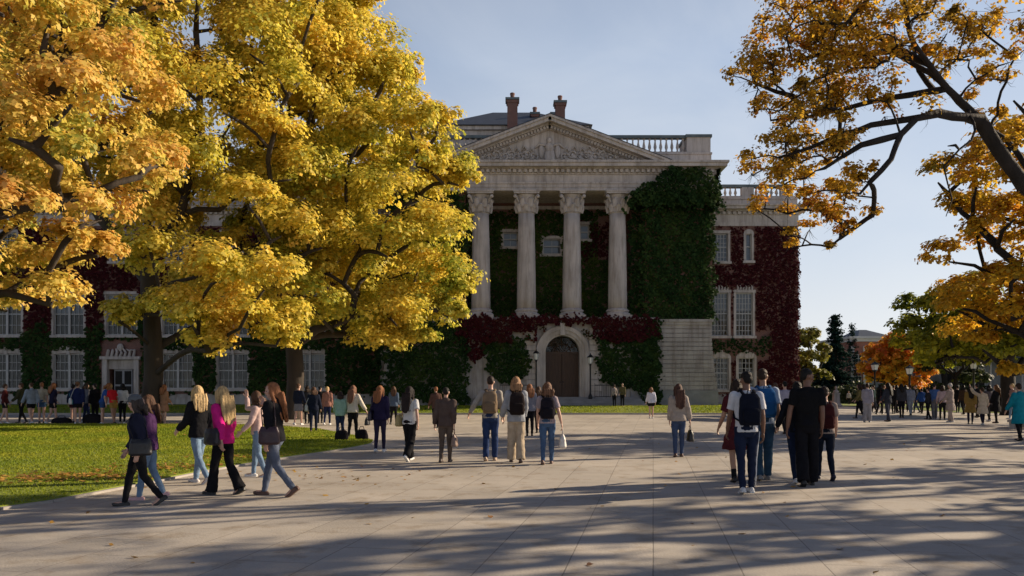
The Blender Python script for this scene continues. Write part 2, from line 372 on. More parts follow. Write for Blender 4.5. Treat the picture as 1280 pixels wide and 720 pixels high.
# brighter toward the sun
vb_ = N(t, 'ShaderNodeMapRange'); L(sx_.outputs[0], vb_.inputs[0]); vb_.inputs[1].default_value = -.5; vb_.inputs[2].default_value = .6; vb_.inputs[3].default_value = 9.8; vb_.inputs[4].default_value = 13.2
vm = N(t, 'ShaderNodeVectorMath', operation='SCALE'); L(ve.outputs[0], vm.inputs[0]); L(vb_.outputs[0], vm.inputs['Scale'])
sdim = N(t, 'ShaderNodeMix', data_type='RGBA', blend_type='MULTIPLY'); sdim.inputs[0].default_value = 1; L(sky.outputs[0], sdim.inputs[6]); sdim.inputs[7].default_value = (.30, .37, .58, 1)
lb = N(t, 'ShaderNodeMapRange', interpolation_type='SMOOTHSTEP'); L(sx_.outputs[2], lb.inputs[0]); lb.inputs[1].default_value = .04; lb.inputs[2].default_value = .55; lb.inputs[3].default_value = .85; lb.inputs[4].default_value = 0  # low bright band all round the horizon, added to lift the shaded facade
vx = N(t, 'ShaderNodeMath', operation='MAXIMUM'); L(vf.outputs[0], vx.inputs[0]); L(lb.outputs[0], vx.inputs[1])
m0 = N(t, 'ShaderNodeMix', data_type='RGBA'); L(vx.outputs[0], m0.inputs[0]); L(sdim.outputs[2], m0.inputs[6]); bk = N(t, 'ShaderNodeMapRange'); L(sx_.outputs[1], bk.inputs[0]); bk.inputs[1].default_value = -.7; bk.inputs[2].default_value = .2; bk.inputs[3].default_value = 1.7; bk.inputs[4].default_value = 1.0  # extra sky brightness added behind the camera to light the facade
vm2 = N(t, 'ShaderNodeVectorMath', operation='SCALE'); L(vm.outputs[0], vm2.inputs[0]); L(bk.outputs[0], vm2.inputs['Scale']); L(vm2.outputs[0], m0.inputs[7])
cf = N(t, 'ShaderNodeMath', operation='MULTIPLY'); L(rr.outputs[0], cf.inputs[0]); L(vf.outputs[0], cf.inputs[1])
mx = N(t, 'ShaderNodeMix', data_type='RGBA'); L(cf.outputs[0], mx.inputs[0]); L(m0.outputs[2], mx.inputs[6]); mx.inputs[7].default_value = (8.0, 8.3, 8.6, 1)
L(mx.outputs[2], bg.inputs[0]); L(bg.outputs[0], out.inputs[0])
vs = SC.view_settings; vs.view_transform = 'Standard'; vs.look = 'None'; vs.exposure = .68; vs.gamma = 1
try: vs.use_curve_mapping = False
except Exception: pass
SC.cycles.use_denoising = True
SC.cycles.max_bounces = 6; SC.cycles.transparent_max_bounces = 8; SC.cycles.diffuse_bounces = 3; SC.cycles.transmission_bounces = 3
SC.cycles.sample_clamp_indirect = 4

# ------------------------------------------------------------------ ground
def sheet(name, poly, z, m, zf=None):
    mb = MB(); mb.add([(x, y, (zf(x, y) if zf else z)) for x, y in poly], [tuple(range(len(poly)))])
    return mb.build(name, m, kind='structure')
sheet('ground', [(-1500, -300), (1500, -300), (1500, 2500), (-1500, 2500)], -.012, 'field')
sheet('plaza', [(-90, -30), (75, -30), (75, 76), (24, 76), (24, 74), (-90, 74)], 0, 'paving')
lawn_poly = [(-60, 8.0), (-9, 9.7), (-6.66, 10.4), (-6.4, 11.07), (-6.2, 12.4), (-6.0, 13.8), (-5.8, 15.5), (-5.4, 17.4), (-4.8, 19.5), (-4.25, 21.5), (-4.05, 22.9), (-4.2, 24.2), (-4.8, 25.8), (-5.9, 28), (-7.6, 31.3), (-10.6, 34.6), (-14, 35.6), (-23, 36), (-60, 36.2)]
def lawn(name, poly, z=.05):
    n = len(poly); mb = MB(); mb.add([(x, y, z) for x, y in poly] + [(x, y, -.02) for x, y in poly], [tuple(range(n))] + [(i, i + n, (i + 1) % n + n, (i + 1) % n) for i in range(n)])
    return mb.build(name, 'lawnbase', kind='structure')
lawn('lawn', lawn_poly)
lawn('far_lawn', [(34, 79), (70, 74), (150, 80), (220, 180), (60, 180), (36, 120)], .03)
lawn('side_lawn', [(31, 56), (42, 46), (52, 34), (74, 30), (74, 72), (33, 72)], .03)
# grass bank in front of the building (rises 0.4 m), with an edge kerb
mb = MB()
for (x0, x1) in ((-60, 14.5),):
    ys = [51.6, 52.2, 54, 56, 57.6, 66.5]; zs = [.03, .1, .22, .34, .4, .42]
    xs = list(np.linspace(x0, x1, 60)); vv = []
    for j, x in enumerate(xs):
        k = min(1, (x1 - x) / 3)
        for y, z in zip(ys, zs): vv.append((x + (y - 51.6) * .65 * (j / 59) ** 6, y + .12 * math.sin(x * .7), .03 + (z - .03) * max(.25, k)))
    n = len(ys); mb.add(vv, [(j * n + i, (j + 1) * n + i, (j + 1) * n + i + 1, j * n + i + 1) for j in range(59) for i in range(n - 1)])
mb.build('grass_bank', 'lawnbase', kind='structure', smooth=True)
def bank_z(x, y): return float(np.interp(y, [51.6, 52.2, 54, 56, 57.6, 66.5], [.03, .1, .22, .34, .4, .42]))
# grass blades: tufts (uncountable)
grass_m = leafmat('grass blades', [(.16, .22, .018), (.24, .28, .022), (.32, .32, .03)], .4, .35, spec=.1)
dry_m = leafmat('fallen leaves', [(.30, .13, .03), (.42, .25, .05), (.22, .10, .04)], .15, .8)
def scatter_poly(poly, n, rng, bias=None):
    xs = [p[0] for p in poly]; ys = [p[1] for p in poly]; out = []
    while len(out) < n:
        q = rng.uniform(0, 1, (n, 2)); q[:, 0] = min(xs) + q[:, 0] * (max(xs) - min(xs)); q[:, 1] = min(ys) + q[:, 1] ** (bias or 1) * (max(ys) - min(ys))
        for a in q:
            if inpoly(a[0], a[1], poly): out.append(a)
            if len(out) >= n: break
    return np.array(out)
def tufts(name, P, z, h, wd, label):
    n = len(P); a = RNG.uniform(0, 6.283, n); lean = RNG.normal(0, .35, (n, 2)) * h[:, None]
    dx, dy = np.cos(a) * wd, np.sin(a) * wd
    V = np.zeros((n, 3, 3)); V[:, 0] = np.stack([P[:, 0] - dx, P[:, 1] - dy, z], 1); V[:, 1] = np.stack([P[:, 0] + dx, P[:, 1] + dy, z], 1); V[:, 2] = np.stack([P[:, 0] + lean[:, 0], P[:, 1] + lean[:, 1], z + h], 1)
    o = fastmesh(name, V, 3, grass_m); o['kind'] = 'stuff'; o['label'] = label; return o
near = [p if p[0] > -26 else (-26, p[1]) for p in lawn_poly]
P = scatter_poly([(max(x, -2 - y * .66), y) for x, y in near], 110000, RNG, 1.3)
tufts('grass', P, np.full(len(P), .045), RNG.uniform(.012, .035, len(P)) * (.7 + P[:, 1] / 30), .006 + P[:, 1] * .0007, 'short green lawn grass beside the paved path')
P = np.stack([RNG.uniform(-45, 16, 30000), RNG.uniform(51.7, 60, 30000)], 1)
tufts('grass', P, np.array([bank_z(x, y) for x, y in P]) - .01, RNG.uniform(.04, .1, len(P)), np.full(len(P), .04), 'dark grass on the bank in front of the building')
# fallen leaves
def litter(name, P, z, size, label):
    n = len(P); C = np.stack([P[:, 0], P[:, 1], z + RNG.uniform(.004, .02, n)], 1); Nn = np.stack([RNG.normal(0, .25, n), RNG.normal(0, .25, n), np.ones(n)], 1)
    o = leaves(name, C, Nn, size, LEAF5, dry_m, curl=.15); o['kind'] = 'stuff'; o['label'] = label; return o
P = []
for cx, cy, s_, n in ((-7.6, 13.8, .6, 420), (-6.7, 15.6, .5, 200), (-13, 34, 2.5, 300), (-9, 12.6, .6, 90), (-6.1, 18, .6, 140), (-14, 30, 5, 120)):
    q = np.stack([RNG.normal(cx, s_ * 1.3, n), RNG.normal(cy, s_ * .7, n)], 1); P += [a for a in q if inpoly(a[0], a[1], lawn_poly)]
litter('fallen_leaves', np.array(P), .065, .085, 'orange fallen leaves scattered on the lawn')
q = np.concatenate([np.stack([RNG.uniform(-8, 16, 260), RNG.uniform(5, 30, 260) ** 1.0], 1), np.stack([RNG.normal(-3.2, 1.2, 60), RNG.normal(14.5, 1, 60)], 1)])
q = np.array([a for a in q if not inpoly(a[0], a[1], lawn_poly)])
litter('fallen_leaves', q, .0, .07, 'few brown leaves lying on the paving')
# kerb stones bounding the lawn
mb = MB(); ep = lawn_poly[1:-2]
pr = [Vector((x, y, 0)) for x, y in ep]
for a, b in zip(pr[:-1], pr[1:]):
    dv = (b - a); nrm = Vector((dv.y, -dv.x, 0)).normalized() * .07; L_ = dv.length
    vs = [a, b, b + nrm * 1, a + nrm * 1]
    mb.add([(v.x, v.y, z) for z in (-.01, .035) for v in vs], [(3, 2, 1, 0), (4, 5, 6, 7), (0, 1, 5, 4), (1, 2, 6, 5), (2, 3, 7, 6), (3, 0, 4, 7)])
mb.build('kerb', 'kerb', kind='structure')
mb = MB(); mb.box(-60, 14.5, 51.2, 51.5, -.01, .1); mb.build('kerb', 'kerb', kind='structure')
mb = MB(); mb.box(36, 60, 71.7, 72.1, -.01, .12); mb.build('kerb', 'kerb', kind='structure')
# ------------------------------------------------------------------ main building
CX = 2.88; XL, XR = -9.8, 15.5           # pavilion
YF, YC, YB, YW = 61.3, 62.0, 65.5, 66.0  # entablature face, column axis, wall behind columns, wing face
B = thing('university_building', 'grand brick hall with stone columned portico, ivy covered walls and paired chimneys', 'building', (0, 0, 0))
def wall(name, x0, x1, z0, z1, y0, dep, rects, m, parent):
    xs = sorted({x0, x1, *[r[0] for r in rects], *[r[1] for r in rects]}); zs = sorted({z0, z1, *[r[2] for r in rects], *[r[3] for r in rects]})
    xs = [x for x in xs if x0 <= x <= x1]; zs = [z for z in zs if z0 <= z <= z1]
    mb = MB()
    for a, b in zip(xs[:-1], xs[1:]):
        for c, d in zip(zs[:-1], zs[1:]):
            mx_, mz = (a + b) / 2, (c + d) / 2
            if not any(r[0] < mx_ < r[1] and r[2] < mz < r[3] for r in rects): mb.add([(a, y0, c), (b, y0, c), (b, y0, d), (a, y0, d)], [(0, 1, 2, 3)])
    for a, b, c, d in rects:
        y1 = y0 + dep
        mb.add([(a, y0, c), (b, y0, c), (b, y0, d), (a, y0, d), (a, y1, c), (b, y1, c), (b, y1, d), (a, y1, d)], [(0, 4, 5, 1), (1, 5, 6, 2), (2, 6, 7, 3), (3, 7, 4, 0)])
    return mb.build(name, m, parent)
def window(parent, x0, x1, z0, z1, y, nx=4, ny=4, arch=False, surround=True, key=False, blind=.4, bars=.045, curtain='curtain', lintel=False, split=1):
    """opening x0..x1, z0..z1 in wall face y; frame, glazing bars, pane, curtain, blind, stone surround, sill"""
    cx = (x0 + x1) / 2; w_ = x1 - x0; yr = y + .16
    mb = MB(); f = .09
    r_ = w_ / 2; rise = w_ * .16 if arch else 0
    mb.box(x0, x0 + f, yr - .05, yr + .05, z0, z1); mb.box(x1 - f, x1, yr - .05, yr + .05, z0, z1)
    mb.box(x0 + f, x1 - f, yr - .049, yr + .049, z0, z0 + f); mb.box(x0 + f, x1 - f, yr - .049, yr + .049, z1 - f, z1)
    zm = z0 + (z1 - z0) * .52; mb.box(x0 + f, x1 - f, yr - .06, yr + .04, zm - .045, zm + .045)
    if split > 1:
        for k in range(1, split): xk = x0 + w_ * k / split; mb.box(xk - .09, xk + .09, yr - .09, yr + .051, z0 + f, z1 - f)
    for i in range(1, nx):
        xx = x0 + f + (w_ - 2 * f) * i / nx
        if split > 1 and abs((xx - x0) / w_ * split - round((xx - x0) / w_ * split)) < .05: continue
        mb.box(xx - bars / 2, xx + bars / 2, yr - .03, yr + .02, z0 + f, zm - .045); mb.box(xx - bars / 2, xx + bars / 2, yr - .03, yr + .02, zm + .045, z1 - f)
    for j in range(1, ny):
        zz = z0 + (z1 - z0) * j / ny
        if abs(zz - zm) < .15: continue
        mb.box(x0 + f, x1 - f, yr - .027, yr + .017, zz - bars / 2, zz + bars / 2)
    W = mb.build('window', 'white', parent)
    g = MB(); g.add([(x0, yr + .03, z0), (x1, yr + .03, z0), (x1, yr + .03, z1), (x0, yr + .03, z1)], [(0, 1, 2, 3)]); g.build('pane', 'glass', W)
    rm = MB(); rm.add([(x0, y + .9, z0), (x1, y + .9, z0), (x1, y + .9, z1), (x0, y + .9, z1)], [(0, 1, 2, 3)]); rm.build('interior', 'room', W)
    if curtain:
        c = MB(); n = 22
        for (a, b) in ((x0 + .05, x0 + w_ * .36), (x1 - w_ * .36, x1 - .05)):
            pts = [(a + (b - a) * i / n, y + .36 + .03 * math.sin(i * 1.9)) for i in range(n + 1)]
            c.add([(px_, py_, zz) for zz in (z0 + .02, z1 - .05) for px_, py_ in pts], [(i, i + 1, n + 2 + i, n + 1 + i) for i in range(n)])
        c.build('curtain', curtain, W, True)
    if blind:
        b = MB(); b.box(x0 + .05, x1 - .05, y + .28, y + .30, z1 - (z1 - z0) * blind, z1 - .03); b.build('blind', 'blind', W)
    if surround:
        s_ = MB(); q = .17
        s_.box(x0 - q, x0 + .02, y - .07, y + .11, z0 - .02, z1); s_.box(x1 - .02, x1 + q, y - .07, y + .11, z0 - .02, z1)
        if arch:
            n = 12; o_ = [(cx + (r_ + q) * math.cos(math.pi * i / n), z1 + (rise + q * .9 + .12) * math.sin(math.pi * i / n)) for i in range(n + 1)]
            i_ = [(cx + (r_ - .02) * math.cos(math.pi * i / n), z1 - .05 + rise * .2 * math.sin(math.pi * i / n)) for i in range(n + 1)]
            s_.strip(o_, i_, y - .08, y + .1)
        else: s_.box(x0 - q - .05, x1 + q + .05, y - .12, y + .1, z1, z1 + .24)
        if key:
            s_.box(cx - .13, cx + .13, y - .16, y + .08, z1 - .04, z1 + .62)
            for sx in (-1, 1): s_.box(cx + sx * (r_ * .75) - .1, cx + sx * (r_ * .75) + .1, y - .14, y + .08, z1 + .08, z1 + .42)
        if lintel:
            for k in range(6):
                xx = x0 + w_ * (k + .5) / 6; s_.tube([(xx, y - .06, z1 + .2), (xx + .05, y - .08, z1 + .45), (xx - .02, y - .1, z1 + .62)], [.1, .08, .03], 6)
        s_.build('surround', 'stone', W)
        s2 = MB(); s2.box(x0 - q - .08, x1 + q + .08, y - .2, y + .12, z0 - .2, z0 - .001); s2.build('sill', 'stone', W)
    return W
# ---- wings
ZB = .35
def zpx(py): return Z(py, 66)
lw_c = [-50 + 0, -45.4, X(8, 66), X(86, 66), X(152, 66), X(222, 66), X(291, 66), X(387, 66), X(497, 66)]
lw = []; lrects = []
for i, c in enumerate(lw_c[1:]):
    for (za, zb_, kind) in ((zpx(486), zpx(442), 'low'), (zpx(419), zpx(368), 'mid'), (zpx(327), zpx(291), 'top')):
        if i == 3 and kind == 'low': continue
        w_ = 1.25 if kind != 'top' else .85
        lw.append((c - w_, c + w_, za, zb_, kind)); lrects.append((c - w_, c + w_, za, zb_))
dc = X(152, 66); lrects.append((dc - 1.15, dc + 1.15, .95, Z(448, 66)))
wall('wall', -52, XL, ZB + .9, 15.1, YW, .9, lrects, 'brick', B)
for a, b, c, d, kind in lw:
    window(B, a, b, c, d, YW, nx=6 if kind != 'top' else 4, ny=4, arch=kind == 'low', key=kind == 'low', split=2 if kind != 'top' else 1, blind=random.choice([.0, .0, .22, .45]), bars=.035, curtain=random.choice([None, None, 'curtain']))
rw = [(X(889, 66), X(910.5, 66), zpx(420), zpx(366), 'm'), (X(919.5, 66), X(941, 66), zpx(420), zpx(366), 'm'), (X(888, 66), X(910, 66), zpx(327), zpx(292), 't'), (X(932, 66), X(939.5, 66), zpx(326), zpx(292), 'n'),
      (X(891, 66), X(911, 66), zpx(487), zpx(447), 'l'), (X(922.5, 66), X(943, 66), zpx(487), zpx(447), 'l')]
wall('wall', XR, 23.6, ZB + .9, 15.1, YW, .9, [r[:4] for r in rw], 'brick', B)
for a, b, c, d, k in rw:
    window(B, a, b, c, d, YW, nx={'m': 5, 't': 5, 'n': 1, 'l': 4}[k], ny={'m': 8, 't': 6, 'n': 2, 'l': 6}[k], arch=k in 'ln', key=k == 'l', lintel=k == 'm', blind={'m': .42, 't': .95, 'n': 1., 'l': .0}[k], bars=.05, curtain='curtain' if k in 'ml' else None)
# wing cores (sides, back) with quoined end
mb = MB(); mb.add([(23.6, YW, ZB), (23.6, YW + 20, ZB), (23.6, YW + 20, 15.1), (23.6, YW, 15.1), (-52, YW, ZB), (-52, YW + 20, ZB), (-52, YW + 20, 15.1), (-52, YW, 15.1)], [(0, 1, 2, 3), (4, 7, 6, 5), (1, 5, 6, 2)]); mb.build('side_wall', 'brick', B)
for (a, b) in ((-52, XL), (XR, 23.6)):
    mb = MB(); mb.box(a - .12 * (a < -50), b + .12 * (b > 20), YW - .14, YW + 20.1, 0, ZB + .62); mb.box(a - .07 * (a < -50), b + .07 * (b > 20), YW - .09, YW + 20.05, ZB + .62, ZB + .9); mb.build('plinth', 'stone2', B)
    e0 = 1 if a < -50 else 0; e1 = 1 if b > 20 else 0
    mb = MB()
    for (p, z0, z1) in ((.1, 15.1, 15.42), (.03, 15.42, 16.02), (.3, 16.3, 16.4), (.75, 16.4, 16.62), (.85, 16.62, 16.76)):
        mb.box(a - p * e0, b + p * e1, YW - p, YW + 20, z0 + .001, z1)
    mb.box(a - .06 * e0, b + .06 * e1, YW - .06, YW + 20, 16.02, 16.3)
    n = int((b - a) / .42)
    for i in range(n): x = a + (b - a) * (i + .5) / n; mb.box(x - .12, x + .12, YW - .24, YW - .05, 16.06, 16.28)
    mb.build('cornice', 'stone', B)
    mb = MB(); mb.box(a, b, YW + .15, YW + 1, 16.76, 17.35); mb.box(a, b, YW + .05, YW + 1.05, 17.35, 17.55)
    mb.build('parapet', 'stone', B)
    def balustrade(x0, x1, y, z0, z1, name='balustrade', dies=()):
        mb = MB(); mb.box(x0, x1, y - .17, y + .17, z0, z0 + .14); h = z1 - z0
        n = max(2, int((x1 - x0) / .42))
        for i in range(n):
            x = x0 + (x1 - x0) * (i + .5) / n
            if any(abs(x - q) < .65 for q in dies): continue
            zz = z0 + .14; hh = h - .36
            mb.lathe([(.10, zz), (.10, zz + .06 * hh), (.06, zz + .12 * hh), (.13, zz + .35 * hh), (.11, zz + .5 * hh), (.055, zz + .78 * hh), (.055, zz + .86 * hh), (.1, zz + .93 * hh), (.1, zz + hh)], x, y, 10)
        for q in dies: mb.box(q - .5, q + .5, y - .24, y + .24, z0 + .001, z1 - .2)
        o = mb.build(name, 'stone', B, False); m2 = MB(); m2.box(x0 - .08, x1 + .08, y - .26, y + .26, z1 - .22, z1); m2.build('rail', 'lead', o)
        return o
    balustrade(a + .3, b - .1, YW + .55, 17.55, 18.62, dies=[q for q in (a + .8, b - .8, (a + b) / 2)])
    mb = MB(); mb.box(a + .2, b - .2, YW + 1.2, YW + 19, 16.7, 17.2); mb.build('roof', 'slate', B)
# ---- left wing entrance door
mb = MB(); mb.box(dc - .75, dc + .75, YW + .3, YW + .38, .95, 3.3); dd_ = mb.build('door', 'blind', B)
mb = MB()
for sx in (-1, 1):
    mb.box(dc + sx * .38 - .28, dc + sx * .38 + .28, YW + .27, YW + .295, 1.1, 1.9); mb.box(dc + sx * .38 - .28, dc + sx * .38 + .28, YW + .27, YW + .295, 2.05, 3.15)
mb.build('door_panel', 'room', dd_)
mb = MB(); mb.box(dc - 1.5, dc - 1.1, YW - .25, YW + .2, .4, 4.1); mb.box(dc + 1.1, dc + 1.5, YW - .25, YW + .2, .4, 4.1); mb.box(dc - 1.65, dc + 1.65, YW - .35, YW + .2, 4.1, 4.35); mb.box(dc - 1.1, dc + 1.1, YW + .1, YW + .3, 3.3, 4.1)
mb.box(dc - 1.4, dc + 1.4, YW - .9, YW - .15, 0, .95 * .6)
for k in range(7):
    a = (k - 3) * .36; mb.tube([(dc + a, YW - .2, 4.35), (dc + a + .12, YW - .25, 4.75 + .12 * math.cos(k)), (dc + a * .8 - .06, YW - .22, 5.05 - abs(k - 3) * .06)], [.13, .11, .06], 7)
mb.ell((dc, YW - .22, 5.1), (.28, .12, .3)); mb.build('door_surround', 'stone', B)

# ---- pavilion walls
iv = [(X(690, 65.5) - .75, X(690, 65.5) + .75, 12.7, 13.95), (X(641, 65.5) - .8, X(641, 65.5) + .4, 13.3, 14.5), (X(730, 65.5) - .9, X(730, 65.5) + .4, 13.9, 15.1)]
wall('wall', XL + 6.2, XR - 6.2, 7.1, 17, YB, .9, iv, 'brick', B)
for r_ in iv: window(B, *r_, YB, nx=2, ny=2, blind=.95, curtain=None, bars=.04)
mb = MB(); mb.box(XL + 6.2, XR - 6.2, YB - .15, YB - .003, 16.35, 16.62); mb.box(XL + 6.2, XR - 6.2, YB - .1, YB - .003, 7.1, 7.6); mb.build('string_course', 'stone', B)
for s_, (a, b) in ((-1, (XL, XL + 6.2)), (1, (XR - 6.2, XR))):
    mb = MB()
    if s_ > 0: mb.box(a, a + 1.1, YC + .75, YB + 14, 7.0, 16.87); mb.box(a + 1.1, b, YC - .1, YB + 14, 7.0, 16.87)
    else: mb.box(a, b, YC - .1, YB + 14, 7.0, 16.87)
    mb.build('pier', 'brick', B)
    mb = MB(); z = 1.55
    xa, xb = (XL + .3, XL + 4.3) if s_ < 0 else (XR - 4.3, XR - .3)
    k = 0
    while z < 6.45:
        fl = .06 + .45 * max(0, (1 - (z - 1.5) / 4.9)) ** 1.5
        oa, ob = (fl, 0) if s_ < 0 else (0, fl)
        mb.box(xa - oa, xb + ob, YC - .65 - .3 * fl, YB + 2, z + .055, z + .335); mb.box(xa - oa + .05, xb + ob - .05, YC - .55 - .3 * fl, YB + 1.9, z, z + .055); z += .335; k += 1
    mb.box(xa - .1, xb + .1, YC - .78, YB + 2, z, z + .22); mb.box(xa - .2, xb + .2, YC - .9, YB + 2, z + .22, z + .42)
    mb.build('rusticated_base', 'stone2', B)
    mb = MB(); mb.box(a - .25, b + .25, YC - .9, YB + 3, 0, 1.55); mb.build('plinth', 'plinth', B)
# lower storey front under the columns, with door opening
dcx = X(703, 61.4); dr = 1.3; zs = Z(441, 61.4); zfl = 1.05
mb = MB(); yf = YC - .75
mb.box(XL + 4.3, dcx - dr - .6, yf, YB, .3, 6.75); mb.box(dcx + dr + .6, XR - 4.3, yf, YB, .3, 6.75); mb.box(dcx - dr - .6, dcx + dr + .6, yf + .005, YB, zs + dr + .6, 6.75)
# recessed portal jamb fill
n = 16
inner = [(dcx + dr * math.cos(math.pi * i / n), zs + dr * math.sin(math.pi * i / n)) for i in range(n + 1)]
outer = [(max(dcx - dr - .6, min(dcx + dr + .6, dcx + 3 * math.cos(math.pi * i / n))), zs + min(dr + .6, 3.2 * math.sin(math.pi * i / n))) for i in range(n + 1)]
outer[0] = (dcx + dr + .6, zs); outer[-1] = (dcx - dr - .6, zs)
mb.strip(outer, inner, yf + .01, yf + 1.2)
mb.box(dcx - dr - .6, dcx - dr, yf + .01, yf + 1.2, zfl, zs); mb.box(dcx + dr, dcx + dr + .6, yf + .01, yf + 1.2, zfl, zs)
mb.build('lower_front', 'stone2', B)
mb = MB(); mb.box(XL + 4.3, XR - 4.3, YC - .95, YB, 6.75, 6.95); mb.box(XL + 4.3, XR - 4.3, YC - 1.05, YB, 6.95, 7.1); mb.build('ledge', 'stone', B)
# portal surround: stepped mouldings and projecting block with coursing
mb = MB()
for (r0, r1, yy) in ((dr, dr + .16, yf - .1), (dr + .16, dr + .42, yf - .22), (dr + .42, dr + .72, yf - .32)):
    o_ = [(dcx + r1 * math.cos(math.pi * i / 24), zs + r1 * math.sin(math.pi * i / 24)) for i in range(25)]; i_ = [(dcx + r0 * math.cos(math.pi * i / 24), zs + r0 * math.sin(math.pi * i / 24)) for i in range(25)]
    mb.strip(o_, i_, yy, yf + .008)
    for sx in (-1, 1):
        a, b = sorted((dcx + sx * r0, dcx + sx * r1)); mb.box(a, b, yy, yf + .008, zfl, zs)
mb.box(dcx - .2, dcx + .2, yf - .42, yf, zs + dr + .02, zs + dr + .95)
z = zfl; k = 0
while z < 6.2:
    ww = .95 if k % 2 else .7
    for sx in (-1, 1):
        a, b = sorted((dcx + sx * (dr + .74), dcx + sx * (dr + .74 + ww))); mb.box(a, b, yf - .16, yf - .001, z + .02, z + .42)
    z += .44; k += 1
mb.build('door_surround', 'stone', B)
# door: two leaves, fanlight
mb = MB(); yd = yf + .85
for sx in (-1, 1):
    a, b = sorted((dcx + sx * .015, dcx + sx * dr)); 
    n_ = 5
    for i in range(n_): xa = a + (b - a) * i / n_; mb.box(xa + .012, xa + (b - a) / n_ - .012, yd, yd + .07, zfl, zs - .05)
    mb.box(a, b, yd + .02, yd + .09, zfl + .01, zs - .06)
    for zz in (zfl + .1, zfl + 1.2, zs - .35): mb.box(a + .05, b - .05, yd - .03, yd + .002, zz, zz + .16)
D = mb.build('door', 'wood', B)
mb = MB(); mb.add([(dcx, yd + .1, zs - .05)] + [(dcx + dr * math.cos(math.pi * i / 16), yd + .1, zs + dr * math.sin(math.pi * i / 16)) for i in range(17)], [tuple(range(18))]); mb.build('fanlight', 'glass', D)
mb = MB(); mb.box(dcx - dr, dcx + dr, yd - .04, yd + .06, zs - .06, zs + .1)
for k in range(1, 6): a = math.pi * k / 6; mb.tube([(dcx + .2 * math.cos(a), yd + .06, zs + .2 * math.sin(a)), (dcx + dr * math.cos(a), yd + .06, zs + dr * math.sin(a))], .03, 5)
mb.tube([(dcx + .7 * math.cos(math.pi * k / 12), yd + .06, zs + .7 * math.sin(math.pi * k / 12)) for k in range(13)], .03, 5)
mb.build('fanlight_frame', 'wood', D)
for sx in (-1, 1): mb = MB(); mb.lathe([(.02, 0), (.05, .03), (.05, .06), (.01, .09)], 0, 0, 8); h = mb.build('door_handle', 'iron', D); h.location = (dcx + sx * .12, yd - .06, zfl + 1.1)
mb = MB(); mb.add([(dcx - 1.4, yd + .6, .9), (dcx + 1.4, yd + .6, .9), (dcx + 1.4, yd + .6, 6), (dcx - 1.4, yd + .6, 6)], [(0, 1, 2, 3)]); mb.build('interior', 'room', D)
# steps
mb = MB()
for k in range(5): mb.box(X(596, 60) - .12 * (4 - k), X(800, 60) + .12 * (4 - k), 58.8 + .36 * k, yf + .9, .0 + .0 * k, .33 + .144 * (k + 1) - (0.0 if k < 4 else 0))
mb.build('steps', 'plinth', B)
# columns
def column(cx):
    s_ = MB(); z0, z1 = 7.85, 15.25; pr = []
    for i in range(9):
        q = i / 8; pr.append((.74 - .12 * q ** 1.6, z0 + (z1 - z0) * q))
    s_.lathe(pr, cx, YC, 48, .03); c = s_.build('column', 'stone', B, True)
    b_ = MB(); b_.box(cx - 1.0, cx + 1.0, YC - 1.0, YC + 1.0, 7.1, 7.32); b_.lathe([(.98, 7.32), (1.0, 7.42), (.95, 7.5), (.84, 7.54), (.82, 7.6), (.9, 7.66), (.9, 7.74), (.8, 7.8), (.76, 7.86)], cx, YC, 32); b_.build('base', 'stone', c)
    k = MB(); k.lathe([(.62, 15.2), (.7, 15.26), (.62, 15.32), (.64, 15.7), (.7, 16.3), (.86, 16.58)], cx, YC, 28)
    for tier, (zz, hh, rr_, n_) in enumerate(((15.3, .55, .66, 8), (15.65, .65, .70, 8))):
        for i in range(n_):
            a = 2 * math.pi * (i + .5 * tier) / n_; ca, sa = math.cos(a), math.sin(a)
            k.tube([(cx + ca * rr_, YC + sa * rr_, zz), (cx + ca * (rr_ + .1), YC + sa * (rr_ + .1), zz + hh * .6), (cx + ca * (rr_ + .22), YC + sa * (rr_ + .22), zz + hh * .95), (cx + ca * (rr_ + .3), YC + sa * (rr_ + .3), zz + hh * .82)], [(.2, .07), (.19, .08), (.14, .08), (.05, .05)], 7)
    for sx in (-1, 1):
        for sy in (-1, 1):
            k.tube([(cx + sx * .6, YC + sy * .6, 16.0), (cx + sx * .78, YC + sy * .78, 16.4), (cx + sx * .92, YC + sy * .92, 16.5)], [.07, .1, .06], 7); k.ell((cx + sx * .86, YC + sy * .86, 16.4), (.15, .15, .15), 8, 6)
    k.box(cx - .98, cx + .98, YC - .98, YC + .98, 16.6, 16.74); k.box(cx - 1.03, cx + 1.03, YC - 1.03, YC + 1.03, 16.74, 16.868)
    k.build('capital', 'stone', c)
for i in range(4): column(CX + (i - 1.5) * 3.53)
# portico floor and ceiling
mb = MB(); mb.box(XL + 6.2, XR - 6.2, YC - .6, YB - .01, 16.875, 17.0); mb.build('portico_ceiling', 'stone', B)
# entablature
mb = MB(); EP = YC - .7
for (p, z0, z1) in ((0., 16.87, 17.12), (.05, 17.12, 17.36), (.13, 17.36, 17.5), (0., 17.5, 18.08), (.1, 18.08, 18.16), (.35, 18.46, 18.54), (.8, 18.54, 18.8), (.92, 18.8, 18.96)):
    mb.box(XL - p, XR + p, EP - p, YB + 14 + p * .5, z0 + .0015, z1)
mb.box(XL - .12, XR + .12, EP - .12, YB + 14, 18.16, 18.46)
E = mb.build('entablature', 'stone', B)
mb = MB(); n = 62
for i in range(n): x = XL + (XR - XL) * (i + .5) / n; mb.box(x - .12, x + .12, EP - .34, EP - .115, 18.2, 18.44)
for i in range(20): y = EP + 14 * i / 20 + .3; mb.box(XR + .115, XR + .34, y - .12, y + .12, 18.2, 18.44)
mb.build('dentils', 'stone', E)
